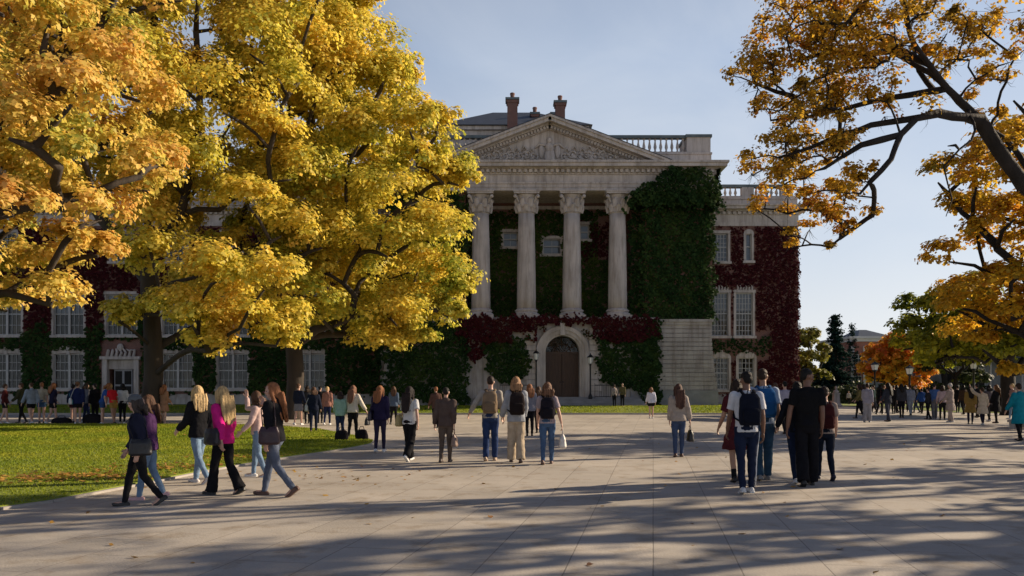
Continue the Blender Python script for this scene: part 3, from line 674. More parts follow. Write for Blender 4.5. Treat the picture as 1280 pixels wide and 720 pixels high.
# pediment
PX = CX; HW = 9.15; z0 = 18.96; z1 = 22.45; YP = EP - .9
sl_ = (z1 - z0) / HW; ln = math.hypot(HW, z1 - z0); th = math.atan2(z1 - z0, HW)
mb = MB(); mb.prism([(PX - HW + .4, z0), (PX + HW - .4, z0), (PX, z1 - .5)], EP + .25, EP + 9); P_ = mb.build('pediment', 'stone', B)
mb = MB()
for sx in (-1, 1):
    m4 = Matrix.Translation((PX, 0, z1)) @ Matrix.Rotation(sx * th, 4, 'Y')
    def seg(a, b, y0_, zt, zb_):
        x0_, x1_ = (a, b) if sx > 0 else (-b, -a); mb.box(x0_, x1_, y0_, EP + 9, zb_, zt, m4)
    seg(0, ln, YP - (.0 if sx > 0 else .004), 0, -.17); seg(0, ln - .1, YP + .12, -.17, -.42); seg(0, ln - .5, EP - .25, -.42, -.52)
    seg(0, ln - 1.3, EP + .02, -.52, -.80)
    n = 30
    for i in range(n):
        u = .35 + (ln - 2.2) * i / n; x0_, x1_ = (u, u + .17) if sx > 0 else (-u - .17, -u); mb.box(x0_, x1_, EP - .2, EP + .01, -.76, -.54, m4)
mb.build('raking_cornice', 'stone', P_)
mb = MB()
for sx in (-1, 1):
    m4 = Matrix.Translation((PX, 0, z1)) @ Matrix.Rotation(sx * th, 4, 'Y'); x0_, x1_ = (0, ln + .05) if sx > 0 else (-ln - .05, 0)
    mb.box(x0_, x1_, YP - .03, EP + 9, .003, .05, m4)
mb.build('roof_capping', 'slate', P_)
# tympanum carving
mb = MB(); yt = EP + .25
mb.ell((PX, yt - .1, z0 + .55), (.42, .2, .6)); mb.ell((PX, yt - .12, z0 + 1.25), (.33, .2, .4)); mb.ell((PX, yt - .14, z0 + 1.78), (.2, .18, .24)); mb.box(PX - .62, PX + .62, yt - .35, yt, z0, z0 + .14)
for sx in (-1, 1):
    mb.ell((PX + sx * .62, yt - .06, z0 + .95), (.22, .14, .55)); mb.tube([(PX + sx * .3, yt - .1, z0 + 1.4), (PX + sx * .75, yt - .12, z0 + 1.5), (PX + sx * 1.1, yt - .1, z0 + 1.2)], [.1, .09, .06], 7)
    for k in range(8):
        cx_ = PX + sx * (1.15 + k * .58); hmax = (z1 - .95 - z0) * (1 - abs(cx_ - PX) / (HW - 1.4)); rr_ = max(.1, min(.36, hmax * .3)); zc = z0 + .15 + rr_ + (.15 if k % 2 else 0)
        sp = [(cx_ + sx * rr_ * (1 - q / 16) * math.cos(q * .62), yt - .08, zc + rr_ * (1 - q / 16) * math.sin(q * .62)) for q in range(14)]
        mb.tube(sp, .07, 6); mb.ell((cx_, yt - .08, zc), (.11, .1, .11), 8, 6)
        for q in range(3):
            a = random.uniform(0, 6.28); mb.ell((cx_ + .3 * math.cos(a), yt - .04, max(z0 + .1, zc + .22 * math.sin(a))), (.17, .1, .08 + .05 * random.random()), 8, 6)
        if hmax > .9: mb.tube([(cx_, yt - .08, zc + rr_), (cx_ + sx * .2, yt - .12, min(zc + rr_ + .35, z0 + hmax * .85)), (cx_ + sx * .42, yt - .06, zc + rr_ * .8)], [.07, .09, .04], 6)
mb.build('relief', 'stone', P_, True)
# parapets above pavilion cornice
balustrade(XL + 1.9, PX - 4.6, YC + .6, 20.05, 21.45); balustrade(PX + 4.6, XR - 1.9, YC + .6, 20.05, 21.45)
mb = MB(); mb.box(XL, XR, YC + .2, YC + 1.1, 18.96, 19.9); mb.box(XL - .05, XR + .05, YC + .12, YC + 1.15, 19.9, 20.05)
for (a, b) in ((XL + .05, XL + 1.9), (XR - 1.9, XR - .05)): mb.box(a, b, YC + .25, YC + 3, 20.05, 21.25)
mb.build('parapet', 'stone', B)
mb = MB()
for (a, b) in ((XL - .05, XL + 2.0), (XR - 2.0, XR + .05)): mb.box(a, b, YC + .15, YC + 3.1, 21.25, 21.46)
mb.build('parapet_capping', 'lead', B)
mb = MB()
for k in range(20): pass
mb.box(XL + .3, XR - .3, YC + 1.4, YB + 13.5, 18.9, 19.6); mb.build('roof', 'slate', B)
# attic with hipped slate roof
mb = MB(); mb.box(-6, 6.4, 70, 82, 19.3, 24.3); mb.box(-6.3, 6.7, 69.7, 82.3, 24.3, 24.62); A_ = mb.build('attic', 'stone', B)
mb = MB(); ex0, ex1 = -6.6, 7.0
mb.add([(ex0, 69.4, 24.62), (ex1, 69.4, 24.62), (ex1, 82.6, 24.62), (ex0, 82.6, 24.62), (-1.8, 75, 27.6), (2.2, 75, 27.6), (2.2, 77, 27.6), (-1.8, 77, 27.6)], [(0, 1, 5, 4), (1, 2, 6, 5), (2, 3, 7, 6), (3, 0, 4, 7), (4, 5, 6, 7), (3, 2, 1, 0)]); RF = mb.build('hipped_roof', 'slate', B)
def chimney(cx, cy, w_, z0_, z1_, pots, m='brick'):
    mb = MB(); mb.box(cx - w_ / 2, cx + w_ / 2, cy - w_ / 2, cy + w_ / 2, z0_, z1_ - .5); mb.box(cx - w_ / 2 - .08, cx + w_ / 2 + .08, cy - w_ / 2 - .08, cy + w_ / 2 + .08, z1_ - .5, z1_ - .28)
    c = mb.build('chimney', m, B); mb = MB(); mb.box(cx - w_ / 2 - .16, cx + w_ / 2 + .16, cy - w_ / 2 - .16, cy + w_ / 2 + .16, z1_ - .28, z1_ - .1); mb.build('chimney_cap', 'lead', c)
    for q in pots: mb = MB(); mb.lathe([(.2, z1_ - .1), (.17, z1_ + .1), (.19, z1_ + .3), (.22, z1_ + .36), (.19, z1_ + .45), (.12, z1_ + .46)], cx + q, cy, 10); mb.build('chimney_pot', 'brick', c)
chimney(X(640.5, 69), 69, .88, 20, Z(123, 69), (0,)); chimney(X(700, 69), 69, .82, 20, Z(126.5, 69), (0,)); chimney(X(668.5, 73), 73, .6, 24, Z(140.5, 73), (0,)); chimney(X(692, 72), 72, .35, 24, Z(140, 72), ())
# lamp standards beside the door, railings
def lantern_post(x, y, z, h, label, group, s_=1.):
    t_ = thing('street_lamp', label, 'street lamp', (x, y, z), 0, group)
    mb = MB(); mb.lathe([(.16 * s_, 0), (.16 * s_, .25), (.09 * s_, .4), (.06 * s_, .5), (.05 * s_, h * .6), (.045 * s_, h - .75), (.09 * s_, h - .7), (.05 * s_, h - .62)], 0, 0, 12); mb.build('post', 'iron', t_, True)
    mb = MB(); mb.lathe([(.13 * s_, h - .6), (.2 * s_, h - .15), (.19 * s_, h - .12), (.05, h - .1)], 0, 0, 6); mb.build('lantern_glass', 'lampglass', t_)
    mb = MB(); mb.lathe([(.24 * s_, h - .13), (.24 * s_, h - .09), (.1 * s_, h + .06), (.05 * s_, h + .08), (.02, h + .2)], 0, 0, 6)
    mb.lathe([(.06, h - .64), (.15 * s_, h - .62), (.15 * s_, h - .59), (.05, h - .585)], 0, 0, 6)
    for k in range(6): a = k * math.pi / 3; mb.tube([(.135 * s_ * math.cos(a), .135 * s_ * math.sin(a), h - .6), (.21 * s_ * math.cos(a), .21 * s_ * math.sin(a), h - .12)], .009, 4)
    mb.build('lantern_frame', 'iron', t_)
lantern_post(X(670.5, 59.9), 60.2, .85, 3.6, 'black iron lamp standard just left of the arched door', 'lamps beside the entrance door')
lantern_post(X(738.5, 59.9), 60.2, .85, 3.3, 'black iron lamp standard just right of the arched door', 'lamps beside the entrance door')
def railing(x0, x1, y, z, lab):
    t_ = thing('railing', lab, 'railing', (x0, y, z)); mb = MB(); mb.tube([(0, 0, 1), (x1 - x0, 0, 1)], .03, 6); mb.tube([(0, 0, .15), (x1 - x0, 0, .15)], .02, 6); mb.build('rail', 'iron', t_)
    n = int((x1 - x0) / .16); mb = MB()
    for i in range(n + 1): mb.tube([((x1 - x0) * i / n, 0, 0), ((x1 - x0) * i / n, 0, 1.0 + (.15 if i % 5 == 0 else 0))], .018 if i % 5 == 0 else .01, 5)
    mb.build('bars', 'iron', t_)
railing(X(744, 60), X(775, 60), 60.25, .95, 'low black iron railing to the right of the arched door'); railing(X(625, 60), X(662, 60), 60.25, .95, 'low black iron railing to the left of the arched door')

# ------------------------------------------------------------------ ivy
iv_green = leafmat('green ivy', [(.014, .032, .009), (.024, .052, .013), (.045, .070, .016)], .15, .7, rough=.7, spec=.08)
iv_lit = leafmat('lit green ivy', [(.03, .06, .014), (.05, .085, .018), (.08, .11, .02)], .2, .5, rough=.7, spec=.08)  # green ivy copy with light put into its colour, for the shaded portico wall
iv_red = leafmat('crimson ivy', [(.05, .009, .013), (.066, .011, .014), (.060, .015, .013)], .15, .7, rough=.7, spec=.08)
iv_mix = leafmat('turning ivy', [(.02, .035, .01), (.07, .02, .012), (.11, .02, .015)], .15, .5, rough=.7, spec=.08)
def fn(x, z, s=0.): return math.sin(x * 1.3 + s) * math.cos(z * 1.1 - s) * .5 + math.sin(x * 3.1 + z * 2.3 + s * 2) * .3 + math.sin(x * 7.7 - z * 6.1 + s) * .2
def ivy(label, x0, x1, z0, z1, y, m, dens=55, size=.26, holes=(), edge=.4, thick=.25, test=None, margin=.12, name='ivy', side=None):
    A = (x1 - x0) * (z1 - z0); size = size * .8; dens = dens * 1.45; n = int(A * dens); pts = []; r = np.random.default_rng(int(abs(x0 * 31 + z0 * 17)) + 3)
    for k in range(n):
        x, z = r.uniform(x0 - edge * .5, x1 + edge * .5), r.uniform(z0 - edge, z1 + edge)
        e = min(x - x0, x1 - x, z - z0, z1 - z)
        if e < edge * (fn(x * 2, z * 2, y) * .7 + fn(x * 6.3, z * 5.1, y + 2) * .45): continue
        if any(a - margin + .1 * fn(x * 3, z * 3) < x < b + margin + .1 * fn(z * 3, x * 2) and c - margin - .1 < z < d + margin + .22 + .12 * fn(x * 4, z) for a, b, c, d in holes): continue
        if test and not test(x, z): continue
        pts.append((x, y - .05 - thick * (.5 + .5 * fn(x * 1.5, z * 1.5, 1.)) * r.uniform(.3, 1), z))
    C = np.array(pts); q = len(C)
    if side is not None:   # wrap round the pier's side
        k = int((side[2]) * (z1 - z0) * dens * .7); C2 = np.stack([side[0] + side[1] * r.uniform(.03, .25, k), y + r.uniform(0, side[2], k), r.uniform(z0, z1, k)], 1); C = np.concatenate([C, C2])
    Nn = np.stack([r.normal(0, .45, len(C)), -np.ones(len(C)), r.normal(.55, .4, len(C))], 1)
    if side is not None: Nn[q:, 0] += side[1] * 1.4; Nn[q:, 1] += .8
    o = leaves(name, C, Nn, size, LEAF6, m, rng=r, curl=.3); tag(o, label, 'ivy'); return o
ivy('crimson ivy covering the brick of the right hand wing', XR, 23.6, ZB + .9, 14.95, YW, iv_red, 75, .24, [(*r_[:4],) for r_ in rw] + [(XR - 1, X(957, 66), zpx(445), zpx(421))], .35, .3, margin=.25, side=(23.6, 1, 8))
ivy('dark green ivy band between the window rows of the right wing', XR, X(960, 66), zpx(444), zpx(423), YW - .1, iv_green, 90, .24, [(*r_[:4],) for r_ in rw], .5, .3, margin=.2)
lh = [(a, b, c, d) for a, b, c, d in lrects]
ivy('dark green ivy over the ground floor of the left wing', -50, XL, 1.3, 9.2, YW - .05, iv_green, 60, .32, lh + [(dc - 1.6, dc + 1.6, .3, 5.4)], .6, .3, margin=.1, test=lambda x, z: z < 6.4 + 2.2 * abs(fn(x * .5, z * .3)))
ivy('dark red creeper on the upper floors of the left wing', -50, XL, 6.1, 14.9, YW, iv_red, 55, .33, lh, .8, .25, margin=.2, test=lambda x, z: fn(x * .4, z * .5) > -.7)
pr0 = XR - 6.2
ivy('thick dark green ivy cloaking the tall corner pier right of the columns', pr0 + .75, XR + .1, 6.7, 17.0, YC - .1, iv_green, 120, .27, (), .8, .65, side=(XR, 1, 3.2), test=lambda x, z: not (x > XR - 4.4 and z < 6.9 + .35 * fn(x * 2, 3)))
ivy('narrow recessed strip of dark green ivy right beside the last column', pr0 - .1, pr0 + 1.5, 6.9, 16.9, YC + .75, iv_green, 110, .26, (), .4, .4)
ivy('bushy ivy crest spilling over the entablature above the corner pier', pr0 - .6, XR + .45, 15.6, 18.9, EP - .35, iv_green, 190, .27, (), .9, .9, side=(XR + .2, 1, 1.5), test=lambda x, z: z < float(np.interp(x, [8.6, 9.3, 10.7, 11.9, 14.5, 15.7, 16.2], [16.4, 16.8, 17.5, 18.55, 18.45, 17.4, 16.3])) + .3 * fn(x * 3, z * 2))
ivy('dark green ivy on the left corner pier behind the maple', XL, XL + 6.2, 6.9, 17.0, YC - .1, iv_green, 70, .3, (), .7, .6)
ivy('dark green ivy over the base of the left corner pier', XL, XL + 6.5, .6, 6.9, YC - .95, iv_green, 90, .28, (), .6, .35)
ivy('green ivy behind the columns', XL + 6.2, XR - 6.2, 7.3, 16.2, YB, iv_lit, 80, .27, iv, .3, .35, margin=.05, test=lambda x, z: not (7.0 < x < 9.3 and 12.2 < z < 15.8 and fn(x, z) > -.3))
ivy('small red creeper patch behind the right columns', 5.8, 8.2, 12.3, 15.2, YB - .12, iv_red, 60, .27, iv, .5, .2)
bx0, bx1 = XL + 6.2, XR - 4.4
ivy('crimson ivy hanging along the ledge under the columns', bx0 - .6, bx1, 4.9, 7.15, YC - 1.05, iv_red, 150, .24, (), .5, .35, test=lambda x, z: z > 6.55 + .25 * fn(x * 2, z) or (z > 5.3 + .5 * fn(x, z * 2) and not (dcx - 2.0 < x < dcx + 2.3)) and not (X(640, 61) < x < X(668, 61) and z < 6.0))
ivy('crimson ivy trailing down the wall left of the arched door', bx0 - .5, X(612, 61), 3.4, 5.6, YC - .8, iv_red, 130, .24, (), .5, .3, test=lambda x, z: z > 3.6 + 1.2 * abs(x - X(594, 61)) / 1.3)
ivy('green ivy climbing the wall left of the arched door', X(606, 61), X(661, 61), 1.9, 5.6, YC - .8, iv_green, 150, .25, (), .6, .55, test=lambda x, z: z > 1.9 + .9 * abs(x - X(636, 61)) * .6 + .3 * fn(x * 2, z * 2))
ivy('green ivy climbing the wall right of the arched door', X(748, 61), X(822, 61), 1.3, 5.9, YC - .8, iv_green, 150, .25, (), .6, .55, test=lambda x, z: z > 2.3 - .35 * (x - X(752, 61)) + .3 * fn(x * 2, z * 2))
ivy('green ivy strip beside the rusticated pier base', X(800, 61.4), X(824, 61.4), .5, 7.0, YC - .95, iv_green, 130, .26, (), .5, .5)
ivy('sparse mixed creeper edging the stone door surround', X(655, 61), X(752, 61), 5.3, 6.9, YC - 1.1, iv_mix, 60, .2, (), .3, .1, test=lambda x, z: (x - dcx) ** 2 + (z - zs) ** 2 > 2.1 ** 2 and fn(x * 2, z * 3) > .05)
# ------------------------------------------------------------------ trees
Y_A = leafmat('yellow maple leaves', [(.44, .44, .06), (.68, .59, .08), (.80, .64, .10), (.82, .60, .10), (.77, .50, .10)], .52, .35)
Y_B = leafmat('green gold maple leaves', [(.36, .41, .05), (.60, .53, .07), (.78, .61, .09), (.80, .56, .08)], .52, .3)
Y_C = leafmat('yellow orange maple leaves', [(.42, .46, .09), (.66, .55, .10), (.80, .60, .13), (.80, .53, .13), (.68, .40, .12)], .5, .8)
O_R = leafmat('orange brown maple leaves', [(.22, .15, .025), (.46, .28, .03), (.68, .41, .035), (.50, .19, .03)], .55, .9)
O_E = leafmat('amber maple leaves', [(.32, .26, .03), (.60, .38, .03), (.72, .44, .03), (.50, .22, .03)], .5, .4)
G_F = leafmat('olive green leaves', [(.16, .20, .02), (.34, .34, .03), (.60, .52, .035)], .55, .3)
R_G = leafmat('orange red leaves', [(.84, .66, .07), (.86, .56, .06), (.86, .40, .05), (.80, .22, .06)], .62, .35)
G_H = leafmat('yellow green leaves', [(.12, .14, .02), (.24, .23, .03), (.32, .28, .04)], .4, .4)
CON = leafmat('blue green needles', [(.012, .035, .028), (.02, .05, .04)], .1, .4, spec=.05, rough=.9)
DK = leafmat('dark green leaves', [(.02, .035, .012), (.045, .06, .015), (.09, .09, .02)], .3, .1)

def tree(kind, label, base, limbs, poly, d0, dd, nm, mr, nsub, nleaf, size, shape, lm, bark, rtrunk, seed, flat=.72, subr=.42, tipr=.03, zmin=2.2, extra=(), group=None, twigs=0, arch=.18, keep=1., seg_=.9, expo=.52, bar=(), hp=1.2, pw_=.28, lk=1, lmin=0):
    rng = np.random.default_rng(seed); bx, by, bz = base
    ms = (masses_in(poly, d0, dd, nm, mr, rng, zmin) if nm else []) + [(np.array(c, float), r) for c, r in extra]
    T = thing(kind, label, 'tree', base, 0, group); off = np.array(base)
    tg = [c + np.array((0, 0, -r * .25)) for c, r in ms]
    tb = skeleton(limbs, tg, rng, rtrunk, limbs[0][1][0], tipr, seg_=seg_, expo=expo, bar=bar, hp=hp, pw_=pw_, lk=lk, lmin=lmin)
    if twigs:
        for c, r in ms:
            for k in range(twigs):
                v = rng.normal(size=3); v /= np.linalg.norm(v); v[2] -= .1
                p0 = c + np.array((0, 0, -r * .25)); p1 = p0 + v * r * .55 + rng.normal(size=3) * .1 * r; p2 = p1 + v * r * .5 + rng.normal(size=3) * .25 * r
                tb.append(([p0, p1, p2], [tipr * .8, tipr * .5, tipr * .15]))
    tb = [([np.array(p) - off for p in pts], rr_) for pts, rr_ in tb]
    wood(tb, 'trunk', bark, T)
    C, Nn = crown(ms, nsub, nleaf, rng, flat, subr)
    if keep < 1: q = rng.uniform(size=len(C)) < keep; C, Nn = C[q], Nn[q]
    leaves('crown', C - off, Nn, size, shape, lm, T, rng=rng)
    return T
def PX3(px, py, d): return (X(px, d), d, Z(py, d))
def trunk_pts(px, d, pys, wob=0, gz=0):
    return [(X(px + (wob * math.sin(i * 1.7)), d), d + .3 * math.sin(i), gz if i == 0 else Z(py, d)) for i, py in enumerate(pys)]
# A: big maple, left
polyA = [(-110, -110), (455, -110), (474, 20), (440, 80), (418, 150), (440, 225), (425, 290), (380, 325), (385, 395), (355, 438), (300, 425), (215, 432), (135, 405), (125, 360), (160, 300), (60, 250), (-110, 250)]
dA = 36.5
limA = [(-1, trunk_pts(187, dA, [528, 470, 400, 330], 2)), (0, [PX3(188, 330, dA), PX3(185, 240, dA), PX3(195, 120, dA + .5), PX3(196, 20, dA), PX3(200, -60, dA)]),
        (0, [PX3(188, 345, dA), PX3(225, 270, dA - 1), PX3(250, 160, dA - 1.5), PX3(245, 40, dA - 1), PX3(250, -50, dA)]),
        (0, [PX3(186, 360, dA), PX3(250, 345, dA - 2), PX3(320, 320, dA - 3)]), (0, [PX3(186, 345, dA), PX3(140, 290, dA - 1.5), PX3(60, 180, dA), PX3(0, 60, dA)]), (0, [PX3(187, 370, dA), PX3(170, 340, dA + 3), PX3(120, 250, dA + 4)])]
exA = [(PX3(150, 395, dA - 2), 1.0), (PX3(345, 425, dA - 3), 1.1), (PX3(260, 430, dA - 3.5), 1.2), (PX3(360, 400, dA - 2.5), 1.1), (PX3(300, 400, dA - 4.5), 1.5), (PX3(240, 395, dA - 5), 1.4), (PX3(330, 350, dA - 5), 1.6), (PX3(270, 340, dA - 6), 1.6)]
tree('maple_tree', 'large yellow maple with forked trunk standing at the far edge of the lawn', (X(187, dA), dA, 0), limA, polyA, dA, 6.5, 135, 1.65, 16, 90, .17, LEAF5, Y_A, 'bark', .42, 11, extra=exA, tipr=.03)
# B: maple nearer the building
polyB = [(300, -20), (440, -20), (500, 42), (543, 108), (571, 160), (594, 215), (578, 270), (592, 340), (590, 385), (545, 420), (505, 452), (440, 448), (395, 425), (350, 430), (320, 380), (300, 200)]
dB = 43.
limB = [(-1, trunk_pts(366, dB, [522, 470, 430, 400], 2)), (0, [PX3(366, 415, dB), PX3(380, 330, dB), PX3(400, 220, dB), PX3(415, 120, dB), PX3(425, 50, dB)]),
        (0, [PX3(366, 440, dB), PX3(395, 412, dB - 1), PX3(440, 395, dB - 2), PX3(500, 385, dB - 3)]), (0, [PX3(372, 370, dB), PX3(440, 300, dB), PX3(520, 250, dB)]), (0, [PX3(366, 410, dB), PX3(340, 320, dB + 1), PX3(320, 200, dB)])]
tree('maple_tree', 'golden green maple beside the portico, its crown reaching the leftmost column', (X(366, dB), dB, 0), limB, polyB, dB, 6.0, 98, 1.62, 16, 86, .19, LEAF5, Y_B, 'bark', .46, 12, tipr=.035,
     extra=[(PX3(574, 225, dB - 1), 1.1), (PX3(570, 365, dB - 1.5), 1.2), (PX3(560, 390, dB - 2), 1.), (PX3(548, 150, dB), 1.2), (PX3(480, 430, dB - 3), 1.3), (PX3(520, 425, dB - 2), 1.1)])
# C: near branches reaching in from the left
dC = 14.
polyC = [(-160, -90), (165, -90), (190, 40), (188, 110), (205, 190), (192, 240), (140, 262), (120, 325), (60, 345), (58, 395), (0, 412), (-160, 400)]
tx = -11.9
limC = [(-1, [(tx, dC, 0), (tx, dC, 1.6), (tx + .1, dC, 3.2)]), (0, [(tx, dC, 2.6), (tx + 1.4, dC - .3, 3.9), (-8.6, dC - .5, 4.6), (-7.3, dC, 5.0)]), (0, [(tx + .1, dC, 3.2), (-10.3, dC, 5.2), (-8.7, dC + .2, 6.8), (-7.6, dC, 7.6)]), (0, [(tx + .1, dC, 3.2), (tx - .2, dC, 6), (tx + .3, dC, 8)])]
tree('maple_tree', 'nearest yellow maple, its leafy branches reaching in at the upper left', (tx, dC, 0), limC, polyC, dC, 2.3, 95, .62, 12, 66, .09, LEAF5, Y_C, 'bark', .36, 13, tipr=.015, zmin=2.3)
# D: near bare-limbed tree, right
dD = 15.
def D(px, py, o=0): return (X(px, dD), dD + o, Z(py, dD))
bD = (X(1345, dD), dD, 0)
limD = [(-1, [bD, (bD[0], dD, 2.0), D(1340, 330), D(1318, 268)]),
 (0, [D(1318, 268), D(1280, 232), D(1239, 190, -.2), D(1213, 157, -.3), D(1170, 121, -.4), D(1145, 95, -.5), D(1120, 68, -.6), D(1112, 24, -.6), D(1106, -30, -.5)]),
 (1, [D(1213, 157, -.3), D(1188, 158, -.5), D(1145, 160, -.8), D(1112, 171, -1), D(1090, 192, -1.1), D(1076, 222, -1.2), D(1040, 262, -1.2)]),
 (1, [D(1170, 121, -.4), D(1123, 115, .3), D(1080, 120, .6), D(1030, 128, .8), D(985, 128, 1.)]),
 (1, [D(1213, 157, -.3), D(1174, 84, .3), D(1134, 48, .6), D(1098, 20, .8), D(1060, -10, 1), D(1010, 20, 1)]),
 (0, [D(1318, 268), D(1290, 170, .6), D(1242, 123, .8), D(1213, 92, .8), D(1188, 54, .9), D(1170, 16, 1), D(1158, -40, 1)]),
 (0, [D(1340, 300), D(1300, 170, -.8), D(1280, 128, -.8), D(1262, 76, -.9), D(1237, 22, -1), D(1220, -40, -1)]),
 (6, [D(1262, 76, -.9), D(1264, 40, -.7), D(1256, -10, -.6), D(1258, -60, -.6)]),
 (1, [D(1195, 165, -.5), D(1184, 182, -.9), D(1176, 196, -1), D(1158, 209, -1.1), D(1140, 229, -1.1), D(1141, 250, -1.2), D(1146, 268, -1.2), D(1139, 288, -1.2)]),
 (8, [D(1158, 209, -1.1), D(1150, 206, -1.2), D(1141, 207, -1.2)]),
 (3, [D(1030, 128, .8), D(1010, 100, .8), D(990, 92, .9), D(960, 80, .9)]), (4, [D(1134, 48, .6), D(1090, 60, .3), D(1040, 60, .2), D(990, 75, 0)]), (1, [D(1145, 95, -.5), D(1120, 60, 0), D(1075, 25, .2), D(1040, 0, .3)]), (2, [D(1090, 192, -1.1), D(1050, 200, -.9), D(1010, 225, -.8)]), (5, [D(1213, 92, .8), D(1190, 100, .6), D(1165, 75, .5), D(1150, 30, .4)]), (6, [D(1290, 150, -.8), D(1250, 170, -.9), D(1225, 150, -1)]), (2, [D(1145, 160, -.8), D(1090, 165, -.5), D(1040, 178, -.5), D(1000, 195, -.5), D(965, 205, -.4)]),
 (0, [D(1342, 310), D(1350, 120), D(1340, -60)]), (0, [D(1340, 320), D(1400, 180, 1), D(1450, 40, 1)]), (1, [D(1112, 24, -.6), D(1090, -10, -1), D(1030, 60, -1), D(1000, 60, -1)])]
exD = []
rD = np.random.default_rng(5)
def cl(px, py, r, n=1, sp=18, o=0, dz=1.2):
    for _ in range(int(n * 1.9)): exD.append((D(px + rD.normal(0, sp * .9), py + rD.normal(0, sp * .7), o + rD.uniform(-dz, dz)), r * rD.uniform(.6, 1.15)))
for a in ((980, 15, .34, 5), (1010, 20, .34, 4), (950, 88, .3, 4), (970, 75, .28, 3), (940, 125, .22, 2), (1000, 55, .3, 3), (1030, 50, .34, 4), (1000, 110, .26, 3), (1030, 95, .36, 5), (1060, 90, .36, 5), (1045, 130, .32, 4), (1065, 60, .32, 3), (1000, 140, .24, 2),
          (975, 190, .3, 4), (955, 205, .28, 3), (960, 232, .26, 3), (975, 246, .18, 2), (1000, 185, .26, 3), (1030, 180, .26, 3), (1020, 225, .24, 3), (1040, 215, .24, 2), (1030, 262, .24, 4), (1045, 285, .22, 3), (1060, 255, .24, 3), (1010, 240, .2, 2), (1055, 300, .14, 2), (1070, 230, .2, 2),
          (1090, 60, .3, 3), (1090, 100, .3, 3), (1090, 140, .26, 2), (1110, 10, .3, 3), (1140, 20, .28, 2), (1070, 20, .34, 4), (1075, 160, .22, 2), (1100, 140, .2, 1), (1180, 55, .2, 2), (1200, 25, .26, 3), (1195, 80, .22, 2), (1225, 60, .22, 2), (1225, 100, .2, 2), (1180, 105, .16, 1), (1250, 150, .2, 2), (1265, 20, .28, 3), (1240, 0, .26, 2), (1270, 110, .22, 2), (1150, 70, .18, 1), (1265, 185, .24, 2), (1120, 205, .1, 1)): cl(*a)
for _ in range(24): exD.append(((rD.uniform(9.5, 15), dD + rD.uniform(-3, 3), rD.uniform(7.5, 11)), rD.uniform(.5, .8)))
tree('maple_tree', 'near dark limbed maple overhanging the plaza at the upper right, one bare broken branch', bD, limD, None, dD, 0, 0, 0, 10, 12, .068, LEAF5, O_R, 'darkbark', .26, 14, extra=exD, tipr=.006, seg_=.25, expo=.58, bar=(8, 9), hp=.15, pw_=.08, lk=.55, lmin=.085, twigs=6, flat=.9, subr=.7)
# E: amber tree behind it
polyE = [(1190, 175), (1235, 160), (1300, 120), (1420, 140), (1450, 300), (1420, 440), (1300, 468), (1250, 430), (1200, 445), (1188, 380), (1196, 330), (1212, 285), (1186, 225)]
dE = 30.
limE = [(-1, trunk_pts(1318, dE, [538, 470, 400, 340])), (0, [PX3(1318, 400, dE), PX3(1270, 330, dE), PX3(1225, 290, dE)]), (0, [PX3(1318, 340, dE), PX3(1290, 260, dE), PX3(1250, 200, dE)]), (0, [PX3(1318, 430, dE), PX3(1275, 415, dE), PX3(1235, 400, dE)]), (0, [PX3(1318, 340, dE), PX3(1360, 240, dE)])]
tree('maple_tree', 'amber orange tree at the right edge behind the near dark limbed maple', (X(1318, dE), dE, 0), limE, polyE, dE, 4.0, 70, 1.0, 12, 40, .17, LEAF5, O_E, 'darkbark', .38, 15, tipr=.02, zmin=3.2, extra=[(PX3(1262, 465, dE), .55), (PX3(1228, 430, dE), .8)])
# F: olive tree
dF = 50.
polyF = [(1126, 420), (1150, 362), (1178, 338), (1215, 350), (1260, 372), (1330, 380), (1350, 450), (1300, 462), (1250, 458), (1200, 470), (1150, 462), (1128, 430)]
limF = [(-1, trunk_pts(1263, dF, [519, 480, 455])), (0, [PX3(1263, 455, dF), PX3(1235, 435, dF), PX3(1180, 410, dF)]), (0, [PX3(1263, 455, dF), PX3(1275, 420, dF)]), (0, [PX3(1263, 470, dF), PX3(1285, 440, dF), PX3(1320, 420, dF)]), (1, [PX3(1180, 410, dF), PX3(1165, 390, dF)])]
tree('broadleaf_tree', 'olive green tree with dark trunk between the street lamp and the right edge', (X(1263, dF), dF, 0), limF, polyF, dF, 4.0, 70, 1.25, 11, 34, .26, LEAF6, G_F, 'darkbark', .42, 16, tipr=.03, zmin=3.0)
# G: orange-red tree, round
dG = 78.
polyG = [(1080, 484), (1080, 450), (1096, 426), (1110, 415), (1130, 413), (1148, 422), (1160, 446), (1163, 484), (1125, 492)]
limG = [(-1, trunk_pts(1121, dG, [508, 480, 465])), (0, [PX3(1121, 465, dG), PX3(1105, 440, dG)]), (0, [PX3(1121, 465, dG), PX3(1140, 440, dG)])]
tree('broadleaf_tree', 'round fiery orange red tree behind the street lamps', (X(1121, dG), dG, 0), limG, polyG, dG, 3.0, 80, .85, 12, 36, .24, LEAF6, R_G, 'darkbark', .22, 17, tipr=.03, zmin=1.8)
dH = 88.
polyH = [(975, 480), (980, 420), (1005, 404), (1024, 418), (1032, 450), (1028, 482)]
limH = [(-1, trunk_pts(1003, dH, [506, 480, 450])), (0, [PX3(1003, 460, dH), PX3(1015, 440, dH)])]
tree('broadleaf_tree', 'yellow green tree showing past the right corner of the building', (X(1003, dH), dH, 0), limH, polyH, dH, 3, 26, 1.1, 10, 30, .3, LEAF6, G_H, 'darkbark', .25, 18, tipr=.03, zmin=1.2)
